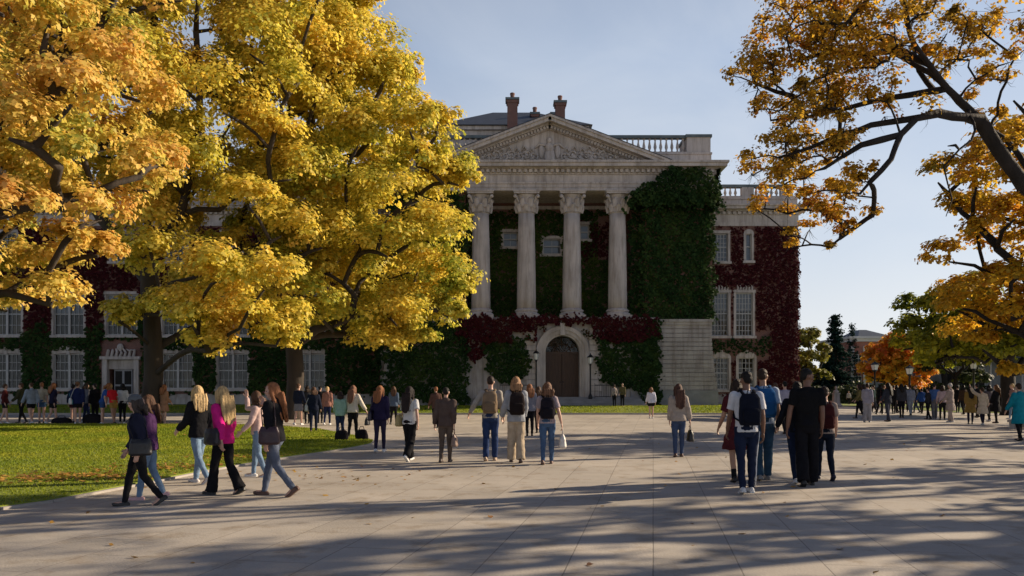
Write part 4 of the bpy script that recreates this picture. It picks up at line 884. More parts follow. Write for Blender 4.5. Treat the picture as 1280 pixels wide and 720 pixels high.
# trees off the right edge that throw the plaza's shadows
def simple_tree(label, x, y, h, rad, zc, lm, seed, rt=.35, nm=26, mr=1.15, size=.22, bark='darkbark', kind='maple_tree', dens=(10, 22), keep=1.):
    rng = np.random.default_rng(seed); ms = []
    for _ in range(nm):
        v = rdir(1, rng, -.75)[0] * rng.uniform(.45, 1.) ; ms.append((np.array((x, y, zc)) + v * np.array((rad, rad, (h - zc))), mr * rng.uniform(.7, 1.2)))
    ms = [m_ for m_ in ms if m_[0][2] > 1.5]
    limbs = [(-1, [(x, y, 0), (x + .1, y, zc * .45), (x, y + .1, zc * .8)])]
    for k in range(5):
        a = k * 1.26 + rng.uniform(-.3, .3); limbs.append((0, [(x, y + .1, zc * .8), (x + rad * .35 * math.cos(a), y + rad * .35 * math.sin(a), zc * 1.0), (x + rad * .6 * math.cos(a), y + rad * .6 * math.sin(a), zc + (h - zc) * .4)]))
    return tree(kind, label, (x, y, 0), limbs, None, 0, 0, 0, 0, *dens, size, LEAF6, lm, bark, rt, seed, extra=ms, tipr=.03, keep=keep)
simple_tree('orange maple beyond the right edge of the plaza, nearest the camera', 19.5, 13.5, 10.5, 3.6, 6.6, O_E, 31, dens=(9, 15), keep=.5, size=.27, nm=22)
simple_tree('tall orange maple beyond the right edge of the plaza, second from the camera', 25.5, 19.0, 12, 4.2, 7.6, O_E, 32, dens=(9, 14), keep=.5, size=.27, nm=22)
simple_tree('amber maple beyond the right edge of the plaza, third from the camera', 29.5, 30.0, 11, 4.0, 6.8, O_E, 33, dens=(9, 13), keep=.5, size=.27, nm=22)
simple_tree('olive tree beyond the right edge of the plaza beside the side lawn', 37.5, 40.0, 12, 4.2, 7., G_F, 34, kind='broadleaf_tree', dens=(9, 12))
simple_tree('dark green tree standing behind the olive tree at the right', 64, 84, 11, 5, 6.5, DK, 35, kind='broadleaf_tree', size=.3, dens=(9, 16))
simple_tree('dark tree closing the gap between the orange red tree and the columned building', 54, 100, 9, 4.5, 5, G_F, 36, kind='broadleaf_tree', size=.32, dens=(9, 18))
simple_tree('dark tree standing just in front of the columned building at its left end', 40.5, 73, 7.2, 3, 3.6, DK, 37, kind='broadleaf_tree', size=.3, dens=(9, 16), nm=24, mr=.9, rt=.2)
# conifers
def conifer(label, px, d, ytop, wid, seed, lm=CON, z0=.6, dens=1.):
    rng = np.random.default_rng(seed); x = X(px, d); h = Z(ytop, d); T = thing('pine_tree', label, 'tree', (x, d, 0)); mb = MB()
    mb.tube([(0, 0, -.1), (0, 0, h * .5), (0, 0, h)], [.3, .17, .03], 8); C = []; Nn = []; z = z0 + .3
    while z < h - .2:
        q = 1 - (z - z0) / (h - z0); rad = wid * q ** .8 * rng.uniform(.75, 1.1) + .15
        for k in range(int(6 + 5 * q)):
            a = rng.uniform(0, 6.283); r = rad * rng.uniform(.7, 1.1); tip = np.array((math.cos(a) * r, math.sin(a) * r, z - .16 * r + rng.uniform(-.1, .25))); mb.tube([(0, 0, z), tuple(tip)], [.04, .01], 4)
            n = int(34 * dens * (.4 + r / wid)); t_ = rng.uniform(.15, 1.05, n)[:, None]; p = np.array((0, 0, z)) * (1 - t_) + tip * t_ + rng.normal(size=(n, 3)) * np.array((.16, .16, .10)) * (1 + .8 * (1 - t_)); C.append(p); Nn.append(rng.normal(size=(n, 3)) * .5 + np.array((0, 0, 1)))
        z += .42 + .2 * q
    mb.build('trunk', 'darkbark', T); leaves('crown', np.concatenate(C), np.concatenate(Nn), .3, LEAF4, lm, T, rng=rng)
conifer('tall dark blue green conifer between the hall and the far brick building', 1044, 96, 392, 2.4, 41, dens=1.9)
conifer('thin distant conifer tip rising behind the far brick building', 1065, 140, 403, 2.0, 42, dens=.5)
conifer('lower dark conifer tucked beside the tall blue green one', 1032, 100, 440, 2.0, 43, dens=1.8)
# hedge
def hedge(label, x0, x1, y0, y1, h, seed, lm=DK, n=5000, size=.3):
    r = np.random.default_rng(seed); C = np.stack([r.uniform(x0, x1, n), r.uniform(y0, y1, n), r.uniform(0, 1, n) ** .7 * h], 1); C[:, 2] *= .85 + .2 * np.sin(C[:, 0] * .9) * np.cos(C[:, 0] * 2.3)
    o = leaves('hedge', C, np.stack([r.normal(0, .5, n), -np.ones(n), r.normal(.6, .5, n)], 1), size, LEAF6, lm, rng=r); tag(o, label, 'hedge'); return o
hedge('long dark clipped hedge at the foot of the conifers', 31, 46, 92, 94.5, 2.2, 51)
hedge('dark shrubs under the round orange red tree', 34, 60, 100, 103, 2.6, 52, n=6000)
# far brick building
FB = thing('brick_building', 'distant red brick building with pale cornice and grey roof behind the orange tree', 'building', (62, 140, 0))
mb = MB(); mb.box(-2.6, 5.6, 0, 14, 0, 10.1); mb.build('wall', 'brick2', FB)
mb = MB(); mb.box(-2.9, 5.9, -.3, 14, 10.1, 10.6); mb.box(-3.2, 6.1, -.6, 14.2, 10.6, 11.0); mb.box(-2.7, 5.7, -.12, 13, 0, 1.0); [mb.box(q, q + .5, -.25, 0, 1, 9.3) for q in (-2.7, -.6, 2.4, 5.2)]; mb.build('cornice', 'palestone', FB)
mb = MB(); mb.add([(-1, 1, 11), (5.4, 1, 11), (5.4, 13, 11), (-1, 13, 11), (1.4, 6, 12.6), (2.6, 6, 12.6), (2.6, 8, 12.6), (1.4, 8, 12.6)], [(0, 1, 5, 4), (1, 2, 6, 5), (2, 3, 7, 6), (3, 0, 4, 7), (4, 5, 6, 7)]); mb.build('roof', 'slate', FB)
for i in range(3):
    for z in (1.8, 5.6):
        x = (-1.4, .9, 3.9)[i]; mb = MB(); mb.box(x - .55, x + .55, -.06, .02, z, z + 2.3); W = mb.build('window', 'white', FB)
        mb = MB(); 
        for a in (-1, 1):
            for b in range(3): mb.box(x + a * .26 - .2, x + a * .26 + .2, -.075, -.062, z + .1 + b * .74, z + .1 + b * .74 + .62)
        mb.build('pane', 'iron', W)
# dark columned building far right
DB = thing('brick_building', 'long dark building with a pale columned porch under the trees at the right', 'building', (57, 100, 0))
mb = MB(); mb.box(-3.5, 40, 3, 20, 0, 5.6); mb.build('wall', 'plinth', DB); mb = MB(); mb.box(-4, 40.5, -.4, 20.5, 5.6, 6.2); mb.add([(-4.2, -.8, 6.2), (40.7, -.8, 6.2), (40.7, 21, 6.2), (-4.2, 21, 6.2), (2, 10, 9.6), (35, 10, 9.6)], [(0, 1, 5, 4), (1, 2, 5), (2, 3, 4, 5), (3, 0, 4)]); mb.build('roof', 'slate', DB)
mb = MB(); mb.box(-3.5, 40, -.2, 3, 0, .5); mb.build('porch_floor', 'plinth', DB)
for i in range(22): mb = MB(); mb.lathe([(.22, .5), (.22, .62), (.16, .7), (.14, 5.2), (.2, 5.35), (.22, 5.6)], -3.1 + i * 2.0, .2, 12); mb.build('column', 'stone', DB, True)
for i in range(11): mb = MB(); mb.box(-1.5 + i * 3.7, .2 + i * 3.7, 2.93, 2.99, 1.2, 4.4); W = mb.build('window', 'white', DB); mb = MB(); mb.box(-1.4 + i * 3.7, .1 + i * 3.7, 2.9, 2.925, 1.3, 4.3); mb.build('pane', 'room', W)
# picket fence under the olive tree
FN = thing('picket_fence', 'pale picket fence on the side lawn under the olive tree', 'fence', (36, 66, .02)); n = 110; mb = MB()
for i in range(n): mb.box(i * .2, i * .2 + .07, 0, .03, .1, 1.45 + .08 * math.sin(i * .5))
mb.build('pickets', 'blind', FN)
mb = MB(); mb.box(0, 22, .035, .07, .35, .43); mb.box(0, 22, .035, .07, 1.1, 1.18); mb.build('rails', 'blind', FN)
for i in range(8): mb = MB(); mb.box(i * 3.1, i * 3.1 + .12, .075, .2, 0, 1.6); mb.build('post', 'blind', FN)
# distant woods and rear street trees, one band that closes the horizon
rw_ = np.random.default_rng(77); C = []
for k in range(170):
    a = rw_.uniform(-1.15, 1.2); dd_ = rw_.uniform(190, 260); cx_, cy_ = math.sin(a) * dd_, math.cos(a) * dd_; hh = rw_.uniform(5, 9.5)
    v = rdir(190, rw_, -.2) * rw_.uniform(.7, 1.05, (190, 1)); C.append(np.array((cx_, cy_, hh * .5)) + v * np.array((hh * .9, hh * .9, hh * .55)))
C = np.concatenate(C); o = leaves('distant_wood', C, rw_.normal(size=C.shape) + np.array((0, -.5, .6)), 1.5, LEAF6, DK, rng=rw_); o['kind'] = 'stuff'; o['label'] = 'far band of dark trees on the horizon'
# lamps right
lantern_post(X(1093.5, 70), 70, 0, Z(452, 70) - .15, 'black street lamp in front of the orange tree, leftmost of the three on the plaza', 'street lamps on the plaza', 1.7)
lantern_post(X(1137, 64), 64, 0, Z(457, 64) - .1, 'black street lamp beside the right flank of the orange tree, middle one of three', 'street lamps on the plaza', 1.6)
lantern_post(X(1217, 58), 58, 0, Z(449, 58) - .1, 'black street lamp under the olive tree, rightmost of the three on the plaza', 'street lamps on the plaza', 1.5)
# white stone bust on a pedestal
ST = thing('stone_monument', 'pale stone bust on a narrow pedestal in front of the dark hedge', 'monument', (X(1045, 76), 76, 0)); mb = MB()
mb.box(-.42, .42, -.42, .42, 0, .22); mb.box(-.34, .34, -.34, .34, .22, .34); mb.add([(-.28, -.28, .34), (.28, -.28, .34), (.28, .28, .34), (-.28, .28, .34), (-.24, -.24, 1.2), (.24, -.24, 1.2), (.24, .24, 1.2), (-.24, .24, 1.2)], [(0, 3, 2, 1), (4, 5, 6, 7), (0, 1, 5, 4), (1, 2, 6, 5), (2, 3, 7, 6), (3, 0, 4, 7)]); mb.box(-.3, .3, -.3, .3, 1.2, 1.3); mb.build('pedestal', 'stone2', ST)
mb = MB(); mb.ell((0, 0, 1.42), (.27, .17, .2)); mb.tube([(0, 0, 1.5), (0, 0, 1.68)], [.09, .08], 8); mb.ell((0, -.01, 1.8), (.115, .14, .17)); mb.build('bust', 'stone2', ST, True)
# low stone seat at the right edge
BN = thing('stone_bench', 'low stone slab seat at the right edge of the plaza', 'bench', (X(1272, 33), 33, 0), R(52)); mb = MB(); mb.box(-1.1, 1.1, -.25, .25, .26, .36); mb.build('seat', 'stone2', BN)
for sx in (-1, 1): mb = MB(); mb.box(sx * .8 - .1, sx * .8 + .1, -.2, .2, 0, .26); mb.build('leg', 'stone2', BN)
# ------------------------------------------------------------------ people
_cl = {}
def cloth(col, kind='cloth'):
    k = (col, kind)
    if k not in _cl:
        if kind == 'denim': _cl[k] = mat('denim', col, .9, .3, 9, .25, 260, spec=.1)
        elif kind == 'hair': _cl[k] = mat('hair', col, .6, .55, 30, .5, 90, stretch=(1, 1, .12), col2=sc(col, .42), spec=.18)
        elif kind == 'leather': _cl[k] = mat('leather', col, .4, .25, 8, .15, 80)
        elif kind == 'shoe': _cl[k] = mat('shoe', col, .5, .2, 12, .1, 60)
        else: _cl[k] = mat('woven cloth', col, .95, .22, 8, .25, 120, spec=.08)
    return _cl[k]
_wr = bpy.data.textures.new('cloth folds', 'CLOUDS'); _wr.noise_scale = .11; _wr.noise_depth = 2
_hr = bpy.data.textures.new('hair locks', 'CLOUDS'); _hr.noise_scale = .03; _hr.noise_depth = 2
def rm(o, vox, smooth=2, fold=0, tex=None):
    m = o.modifiers.new('Remesh', 'REMESH'); m.mode = 'VOXEL'; m.voxel_size = vox; m.use_smooth_shade = True
    if smooth: s_ = o.modifiers.new('Smooth', 'SMOOTH'); s_.factor = .6; s_.iterations = smooth
    if fold: d_ = o.modifiers.new('Folds', 'DISPLACE'); d_.texture = tex or _wr; d_.strength = fold; d_.mid_level = .5; d_.texture_coords = 'LOCAL'
    return o
def rings(mb, rs, n=18, pw=2.3):   # rs: (z, rx, ry, x, y) superellipse rings stacked in z
    vs = []
    for z, rx, ry, x, y in rs:
        for j in range(n):
            a = 2 * math.pi * j / n; c, s_ = math.cos(a), math.sin(a)
            vs.append((x + rx * math.copysign(abs(c) ** (2 / pw), c), y + ry * math.copysign(abs(s_) ** (2 / pw), s_), z))
    k = len(rs); mb.add(vs, [(i * n + j, i * n + (j + 1) % n, (i + 1) * n + (j + 1) % n, (i + 1) * n + j) for i in range(k - 1) for j in range(n)] + [tuple(range(n - 1, -1, -1)), tuple((k - 1) * n + j for j in range(n))])
def limb(mb, pts, rad, n=12):
    mb.tube(pts, rad, n)
    for p, r in zip(pts, rad):
        r = r if not hasattr(r, '__len__') else min(r); mb.ell(p, (r, r, r), 10, 7)
def V3(*a): return Vector(a)
PERS = []
def person(px, foot, hpx, head, label, top=(.02, .02, .03), bot=(.02, .02, .03), hair=(.05, .03, .02), hl='short', fem=True, stride=0., ph=1, slv='long', topk='shirt', botk='trousers', botm='cloth', shoe=(.03, .03, .03), skin='skin', arms=None, pack=None, bag=None, lean=0., turn=0., cat='person', dz=0., dd=None, group=None, socks=None, flare=.0, cap=None, stripe=False, scarf=None):
    d = dd or 1550 / (foot - 488); x = X(px, d); H = max(1.5, min(1.93, hpx * d / 1000)); s_ = H / 1.75
    near = d < 17; vb = .0085 if near else (.013 if d < 24 else .02); vc = .011 if near else (.015 if d < 24 else .022)
    T = thing('person', label, cat, (x, d, dz), R(head), group, s_)
    pr_ = random.Random(int(px * 7 + foot)); fw = 0 if fem else 1
    if arms is None: b1, b2 = pr_.uniform(-.28, .3), pr_.uniform(-.28, .3); arms = {1: (b1 - .25 * stride * ph, pr_.uniform(.08, .26), pr_.uniform(.15, .75)), -1: (b2 + .25 * stride * ph, pr_.uniform(.08, .26), pr_.uniform(.15, .75))}
    if not turn: turn = R(pr_.uniform(-28, 28))
    head += pr_.uniform(-9, 9); lean += pr_.uniform(-.01, .05)
    sh = .155 if fem else .178; hw = .088
    # legs
    st = stride; A = {}
    th, shn = .43, .41
    def leg(sx, a, k):
        hip = V3(sx * hw, 0, 0); kn = hip + V3(sx * -.008, math.sin(a), -math.cos(a)) * th; an = kn + V3(sx * -.004, math.sin(a - k), -math.cos(a - k)) * shn; return hip, kn, an
    L_ = {ph: leg(ph, R(17) * st, R(3) * st + R(2)), -ph: leg(-ph, -R(13) * st + R(2), R(24) * st + R(4))}
    pitch = {ph: R(8) * st, -ph: -R(38) * st}
    low = min(L_[1][2].z, L_[-1][2].z); zh = .085 - low
    if st > .4: zh -= .012
    for q in (1, -1): L_[q] = tuple(v + V3(0, 0, zh) for v in L_[q])
    dzp = zh - .925
    lm = Matrix.Translation((0, 0, zh)) @ Matrix.Rotation(-lean, 4, 'X') @ Matrix.Translation((0, 0, -.925))
    def U(v): return lm @ Vector(v)
    # arms
    arms = arms or {1: (-.35 * st * ph, .12, .25), -1: (.35 * st * ph, .12, .25)}
    AR = {}
    for q in (1, -1):
        b, o_, e = arms[q][:3]; tw = arms[q][3] if len(arms[q]) > 3 else 0
        S = V3(q * sh, 0, 1.40); up = V3(q * math.sin(o_), math.sin(b) * math.cos(o_), -math.cos(b) * math.cos(o_)); E_ = S + up * .285
        fo = Matrix.Rotation(e, 3, 'X') @ up; fo = (fo + V3(-q * (.10 + tw), 0, 0)).normalized(); Wr = E_ + fo * .25
        AR[q] = (S, E_, Wr, fo)
    ARw = {q: [U(v) for v in AR[q][:3]] + [(lm.to_3x3() @ AR[q][3])] for q in (1, -1)}
    # body (one continuous surface)
    mb = MB(); hip_w = .160 if fem else .15; wst = .118 if fem else .135; ch = .135 if fem else .160
    tr = [(.86, hip_w * .9, .10, 0, 0), (.93, hip_w, .115, 0, -.005), (1.0, hip_w * .93, .105, 0, 0), (1.1, wst, .088, 0, 0), (1.22, ch, .105, 0, .004), (1.33, ch * 1.06, .105, 0, 0), (1.40, sh * .98, .085, 0, -.004), (1.445, sh * .62, .066, 0, -.006), (1.48, .058, .055, 0, -.004)]
    m2 = MB(); rings(m2, tr); m2.tube([(0, -.008, 1.43), (0, .004, 1.56)], [.055, .05], 12)
    HT = Matrix.Translation((0, .01, 1.635)) @ Matrix.Rotation(turn, 4, 'Z') @ Matrix.Rotation(-R(9), 4, 'X')
    def HD(v): return HT @ Vector(v)
    def he(m_, c, r): m_.ell(HD(c), r, 14, 10, HT.to_3x3().to_4x4())
    he(m2, (0, -.005, .015), (.073, .094, .10)); he(m2, (0, .02, -.045), (.054, .068, .068)); he(m2, (0, .062, -.085), (.028, .026, .026))
    he(m2, (0, .092, -.02), (.013, .022, .022)); he(m2, (0, .084, .005), (.010, .014, .03)); he(m2, (0, .084, -.057), (.024, .012, .011)); he(m2, (0, .078, .026), (.048, .016, .010))
    for q in (1, -1): he(m2, (q * .075, -.005, -.01), (.010, .02, .03)); he(m2, (q * .04, .07, -.022), (.022, .02, .022))
    mb.add([U(v) for v in m2.v], m2.f)
    for q in (1, -1):
        S, E_, Wr, fo = ARw[q]; limb(mb, [S, S.lerp(E_, .5), E_, E_.lerp(Wr, .35), Wr], [.05, .045 * (.9 if slv == 'long' else 1), .037 * (.9 if slv == 'long' else 1), .038 * (.85 if slv == 'long' else 1), .025])
        sidev = V3(0, 1, 0) if abs(fo.y) < .85 else V3(0, 0, 1)
        wv = (sidev - fo * sidev.dot(fo)).normalized(); nv = fo.cross(wv).normalized()   # wv: across the palm, nv: palm normal
        if nv.x * q > 0: nv = -nv
        pm = Wr + fo * .05; mt = Matrix((wv * 1, nv * 1, fo * 1)).transposed().to_4x4()
        mb.ell(pm, (.040, .017, .052), 12, 8, mt)
        if vb < .016:
            for k, ln in enumerate((.066, .078, .072, .058)):
                b0 = Wr + fo * .088 + wv * (.028 - k * .0185); p1 = b0 + fo * ln * .45 + nv * .006; p2 = p1 + fo * ln * .32 + nv * .02; p3 = p2 + fo * ln * .18 + nv * .02
                mb.tube([b0 - fo * .02, p1, p2, p3], [.0095, .009, .0085, .0075], 8); mb.ell(p3, (.0075,) * 3, 8, 6)
            t0 = Wr + fo * .025 + wv * .028; t1 = t0 + fo * .03 + wv * .026 + nv * .008; t2 = t1 + fo * .03 + wv * .006 + nv * .012; mb.tube([t0, t1, t2], [.013, .011, .009], 8); mb.ell(t2, (.009,) * 3, 8, 6)
        else: mb.tube([pm, Wr + fo * .13 + nv * .012, Wr + fo * .165 + nv * .03], [(.03, .02), (.027, .018), (.02, .016)], 8)
        h, k_, a_ = L_[q]; limb(mb, [h, h.lerp(k_, .45), k_, k_.lerp(a_, .35), a_.lerp(a_, 1)], [v * (1 if botk in ('shorts', 'skirt') or topk == 'dress' else .78) for v in (.085, .074, .052, .052, .036)])
        f0 = a_ + V3(0, -.035, -.03); ft = V3(0, math.cos(pitch[q]), math.sin(pitch[q])); limb(mb, [a_ + V3(0, 0, -.035), a_ + V3(0, 0, -.045) + ft * .13], [.034, .026])
    rm(mb.build('body', skin, T), vb, 1 if vb < .01 else 2)
    # eyes
    if near:
        for q in (1, -1):
            e_ = MB(); e_.ell(U(HD((q * .030, .083, .0))), (.011, .008, .006), 8, 6); e_.build('eye', 'iron', T, True)
        e_ = MB(); e_.ell(U(HD((0, .0935, -.058))), (.021, .006, .005), 8, 6); e_.build('mouth', cloth((.30, .09, .08)), T, True)
    # upper garment
    g = .016 if topk == 'shirt' else .030
    zhem = {'shirt': .88, 'jacket': .84, 'coat': .52, 'dress': .56, 'hoodie': .86, 'crop': .98}[topk]
    m2 = MB(); tt = []
    if topk in ('coat', 'dress'): tt = [(zhem, hip_w * 1.35 + g, .165 + g, 0, 0), (.75, hip_w * 1.15 + g, .14 + g, 0, 0)]
    else: tt = [(zhem, hip_w * .99 + g, .118 + g, 0, 0)]
    for z, rx, ry, a, b in tr:
        if z > zhem + .04 and (z > .8): tt.append((z, rx + g + (.012 if topk != 'dress' and 1. < z < 1.2 else 0), ry + g, a, b))
    tt[-1] = (1.475, .062 + g * .6, .062 + g * .5, 0, -.005)
    rings(m2, tt, 22)
    if topk in ('jacket', 'coat', 'hoodie'): m2.ell((0, -.045, 1.475), (.085, .06, .04 if topk != 'hoodie' else .06))
    if fem and topk != 'coat': [m2.ell((q * .062, .085 + g * .5, 1.26), (.055, .045, .055)) for q in (1, -1)]
    mb = MB(); mb.add([U(v) for v in m2.v], m2.f)
    for q in (1, -1):
        S, E_, Wr, fo = ARw[q]; S2 = S + V3(0, 0, .0)
        if slv == 'long': mb.tube([S2 + (S2 - E_) * .08, S2, S2.lerp(E_, .5), E_, E_.lerp(Wr, .5), E_.lerp(Wr, .94)], [.045 + g, .056 + g, .047 + g, .043 + g, .038 + g, .030 + g], 12); mb.ell(S2, (.054 + g,) * 3, 10, 8); mb.ell(E_, (.041 + g,) * 3, 10, 8)
        elif slv == 'short': mb.tube([S2 + (S2 - E_) * .08, S2, S2.lerp(E_, .45), S2.lerp(E_, .72)], [.045 + g, .056 + g, .052 + g, .056 + g], 12); mb.ell(S2, (.054 + g,) * 3, 10, 8)
    nm = {'shirt': 'shirt', 'jacket': 'jacket', 'coat': 'coat', 'dress': 'dress', 'hoodie': 'hoodie', 'crop': 'top'}[topk]
    rm(mb.build(nm, cloth(top), T), vc, 2, .03 if topk != 'shirt' else .022)
    # lower garment
    mb = MB()
    if topk != 'dress':
        if botk == 'skirt': rings(mb, [(.60 + dzp, hip_w * 1.28, .165, 0, 0), (.78 + dzp, hip_w * 1.15, .14, 0, 0), (.93 + dzp, hip_w + .012, .126, 0, -.004), (1.03 + dzp, hip_w * .93, .115, 0, 0)], 22); rm(mb.build('skirt', cloth(bot, botm), T), vc, 2, .02)
        else:
            rings(mb, [(.80 + dzp, .10, .09, 0, -.005), (.86 + dzp, hip_w * .93, .115, 0, -.01), (.93 + dzp, hip_w + .010, .127, 0, -.012), (1.03 + dzp, hip_w * .93, .112, 0, 0)], 20)
            for q in (1, -1):
                h, k_, a_ = L_[q]
                if botk == 'shorts': e_ = h.lerp(k_, .55); mb.tube([h + V3(0, 0, .03), h.lerp(k_, .25), e_], [.088, .09, .096], 14)
                else:
                    wd = {'slim': (.062, .050, .044), 'trousers': (.070, .064, .060), 'baggy': (.088, .09, .09), 'flared': (.068, .072, .098), 'leggings': (.058, .050, .038)}[botk if botk in ('slim', 'baggy', 'flared', 'leggings') else 'trousers']
                    mb.tube([h + V3(0, 0, .03), h.lerp(k_, .4), k_, k_.lerp(a_, .5), a_ + (a_ - k_).normalized() * .02], [.094, .084, wd[0], wd[1] + .004, wd[2]], 14); mb.ell(k_, (wd[0],) * 3, 10, 7)
            nm = 'shorts' if botk == 'shorts' else 'trousers'
            LG = rm(mb.build(nm, cloth(bot, botm), T), vc, 2, .028 if botk != 'leggings' else .008)
            if stripe:
                m3 = MB(); 
                for q in (1,):
                    h, k_, a_ = L_[q]; m3.tube([h + V3(q * .096, 0, -.04), h.lerp(k_, .4) + V3(q * .088, 0, 0), k_ + V3(q * .069, 0, 0), k_.lerp(a_, .5) + V3(q * .066, 0, 0), a_ + V3(q * .058, 0, 0)], .012, 6)
                m3.build('stripe', cloth((.7, .7, .7)), T, True)
    # shoes / socks
    for q in (1, -1):
        h, k_, a_ = L_[q]; m3 = MB(); p = pitch[q]; RT = Matrix.Translation(a_) @ Matrix.Rotation(p, 4, 'X')
        for c, r in (((0, -.045, -.045), (.038, .042, .036)), ((0, .03, -.048), (.040, .09, .032)), ((0, .12, -.056), (.043, .065, .024)), ((0, 0, -.02), (.040, .048, .04))): m3.ell(RT @ Vector(c), r, 12, 8, RT.to_3x3().to_4x4())
        m3.box(-.04, .04, -.08, .165, -.085, -.066, RT); rm(m3.build('shoe', cloth(shoe, 'shoe'), T), vc * .9, 1)
        if socks: m3 = MB(); m3.tube([a_ + V3(0, 0, -.03), a_.lerp(k_, .32)], [.045, .047], 10); m3.build('sock', cloth(socks), T, True)
    # hair
    m2 = MB()
    he(m2, (0, -.020, .034), (.084, .097, .093)); he(m2, (0, -.045, -.01), (.079, .068, .08))
    if hl == 'short':
        if not fem: m2 = MB(); he(m2, (0, -.016, .04), (.079, .092, .080)); he(m2, (0, -.045, .0), (.073, .062, .075))
    elif hl == 'bun': he(m2, (0, -.10, .06), (.05, .045, .045))
    elif hl == 'pony': m2.tube([HD((0, -.10, .04)), HD((0, -.145, -.03)), HD((0, -.13, -.20))], [.034, .04, .012], 10)
    elif hl in ('long', 'vlong', 'mid'):
        zb = {'mid': -.20, 'long': -.36, 'vlong': -.50}[hl]
        rr_ = [(zb - .02, .035, .022, 0, -.115), (zb + .05, .068, .034, 0, -.115), (zb * .55, .096, .044, 0, -.108), (-.12, .094, .058, 0, -.075), (-.03, .092, .080, 0, -.045), (.05, .088, .09, 0, -.025)]
        m4 = MB(); rings(m4, rr_, 16, 2.); m2.add([HD(v) for v in m4.v], m4.f)
        for q in (1, -1): m2.tube([HD((q * .075, .02, .06)), HD((q * .083, .028, -.03)), HD((q * .086, .01, -.13)), HD((q * .088, -.03 + (.05 if q > 0 else 0), zb * .75)), HD((q * .07, -.06, zb * .95))], [.022, .03, .036, .032, .012], 10)
        for k in range(5): xx = (k - 2) * .04; m2.tube([HD((xx * 1.1, -.13, -.05)), HD((xx * 1.2, -.132, zb * .5)), HD((xx * 1.1, -.135, zb * (.9 + .06 * (k % 2)) - .03))], [.03, .034, .012], 7)
    mb = MB(); mb.add([U(v) for v in m2.v], m2.f); rm(mb.build('hair', cloth(hair, 'hair'), T), vc * .9, 3, .013 if hl not in ('short',) else .010, _hr)
    if cap:
        m2 = MB(); m2.ell(HD((0, -.01, .06)), (.092, .105, .085), 16, 9); m4 = MB(); m4.box(-.06, .06, .06, .165, .045, .055); m2.add([HD(v) for v in m4.v], m4.f); mb = MB(); mb.add([U(v) for v in m2.v], m2.f); rm(mb.build('cap', cloth(cap), T), vc * .8, 1)
    if pack:
        col, lab = pack; K = thing('backpack', lab, 'backpack', (x, d, dz), R(head), 'backpacks worn by the walkers', s_)
        m2 = MB(); yb = -.105 - g; rings(m2, [(.98, .13, .07, 0, yb - .085), (1.02, .15, .085, 0, yb - .09), (1.2, .152, .09, 0, yb - .09), (1.36, .14, .075, 0, yb - .08), (1.43, .10, .05, 0, yb - .06)], 22, 3.4)
        mb = MB(); mb.add([U(v) for v in m2.v], m2.f); rm(mb.build('bag_body', cloth(col), K), vc, 2, .012)
        m2 = MB(); rings(m2, [(1.01, .11, .03, 0, yb - .175), (1.04, .12, .04, 0, yb - .18), (1.18, .12, .04, 0, yb - .18), (1.22, .10, .02, 0, yb - .17)], 18, 3.4); mb = MB(); mb.add([U(v) for v in m2.v], m2.f); rm(mb.build('pocket', cloth(sc(col, .75)), K), vc * .8, 1)
        for q in (1, -1):
            mb = MB(); mb.tube([U(v) for v in ((q * .07, yb - .03, 1.41), (q * .095, -.03, 1.465 + g), (q * .11, .05, 1.43 + g), (q * .125, .115 + g, 1.33), (q * .15, .09 + g, 1.2), (q * .165, -.0, 1.08), (q * .12, yb - .05, 1.03))], [(.028, .012)] * 7, 8); mb.build('strap', cloth(sc(col, .7)), K, True)
        mb = MB(); mb.tube([U(v) for v in ((-.03, yb - .04, 1.42), (-.02, yb - .05, 1.475), (.02, yb - .05, 1.475), (.03, yb - .04, 1.42))], .008, 6); mb.build('handle', cloth(sc(col, .5)), K, True)
    if bag:
        kind, q, col, lab = bag; K = thing('handbag' if kind != 'carrier' else 'carrier_bag', lab, 'bag', (x, d, dz), R(head), None, s_)
        S, E_, Wr, fo = ARw[q]
        if kind in ('tote', 'carrier'):
            c = Wr + fo * .12; z = c.z; rw2 = .16; m2 = MB(); rings(m2, [(z - .40, rw2 * .5, rw2 * 1.05, c.x, c.y), (z - .37, rw2 * .52, rw2 * 1.1, c.x, c.y), (z - .22, rw2 * .42, rw2, c.x, c.y), (z - .12, rw2 * .15, rw2 * .72, c.x, c.y)], 16, 3.)
            rm(m2.build('bag_body', cloth(col, 'leather'), K), vc, 1, .012); mb = MB(); mb.tube([(c.x, c.y - .07, z - .13), (c.x, c.y - .04, z - .02), (c.x, c.y, z + .01), (c.x, c.y + .04, z - .02), (c.x, c.y + .07, z - .13)], .008, 6); mb.build('handle', cloth(sc(col, .8), 'leather'), K, True)
        else:   # shoulder bag hanging at hip on side q
            px_ = q * (sh + .06 + g); z = .98 + dzp; py_ = -.04; m2 = MB(); rings(m2, [(z - .15, .05, .14, px_, py_), (z - .12, .07, .165, px_, py_), (z + .04, .06, .16, px_, py_), (z + .12, .03, .13, px_, py_)], 18, 3.); rm(m2.build('bag_body', cloth(col, 'leather'), K), vc, 1, .014)
            mb = MB(); o2 = -q if kind == 'cross' else q
            mb.tube([(px_, py_ - .10, z + .1), U((px_ * .9, -.14, 1.2)) if o2 == q else U((0, -.15 - g, 1.2)), U((o2 * sh * .75, -.07, 1.43 + g)), U((o2 * sh * .7, .02, 1.46 + g)), U((o2 * sh * .7, .11 + g, 1.36)) if o2 == q else U((0, .155 + g, 1.2)), (px_, py_ + .10, z + .1)], [(.014, .006)] * 6, 7); mb.build('strap', cloth(sc(col, .7), 'leather'), K, True)
    return T
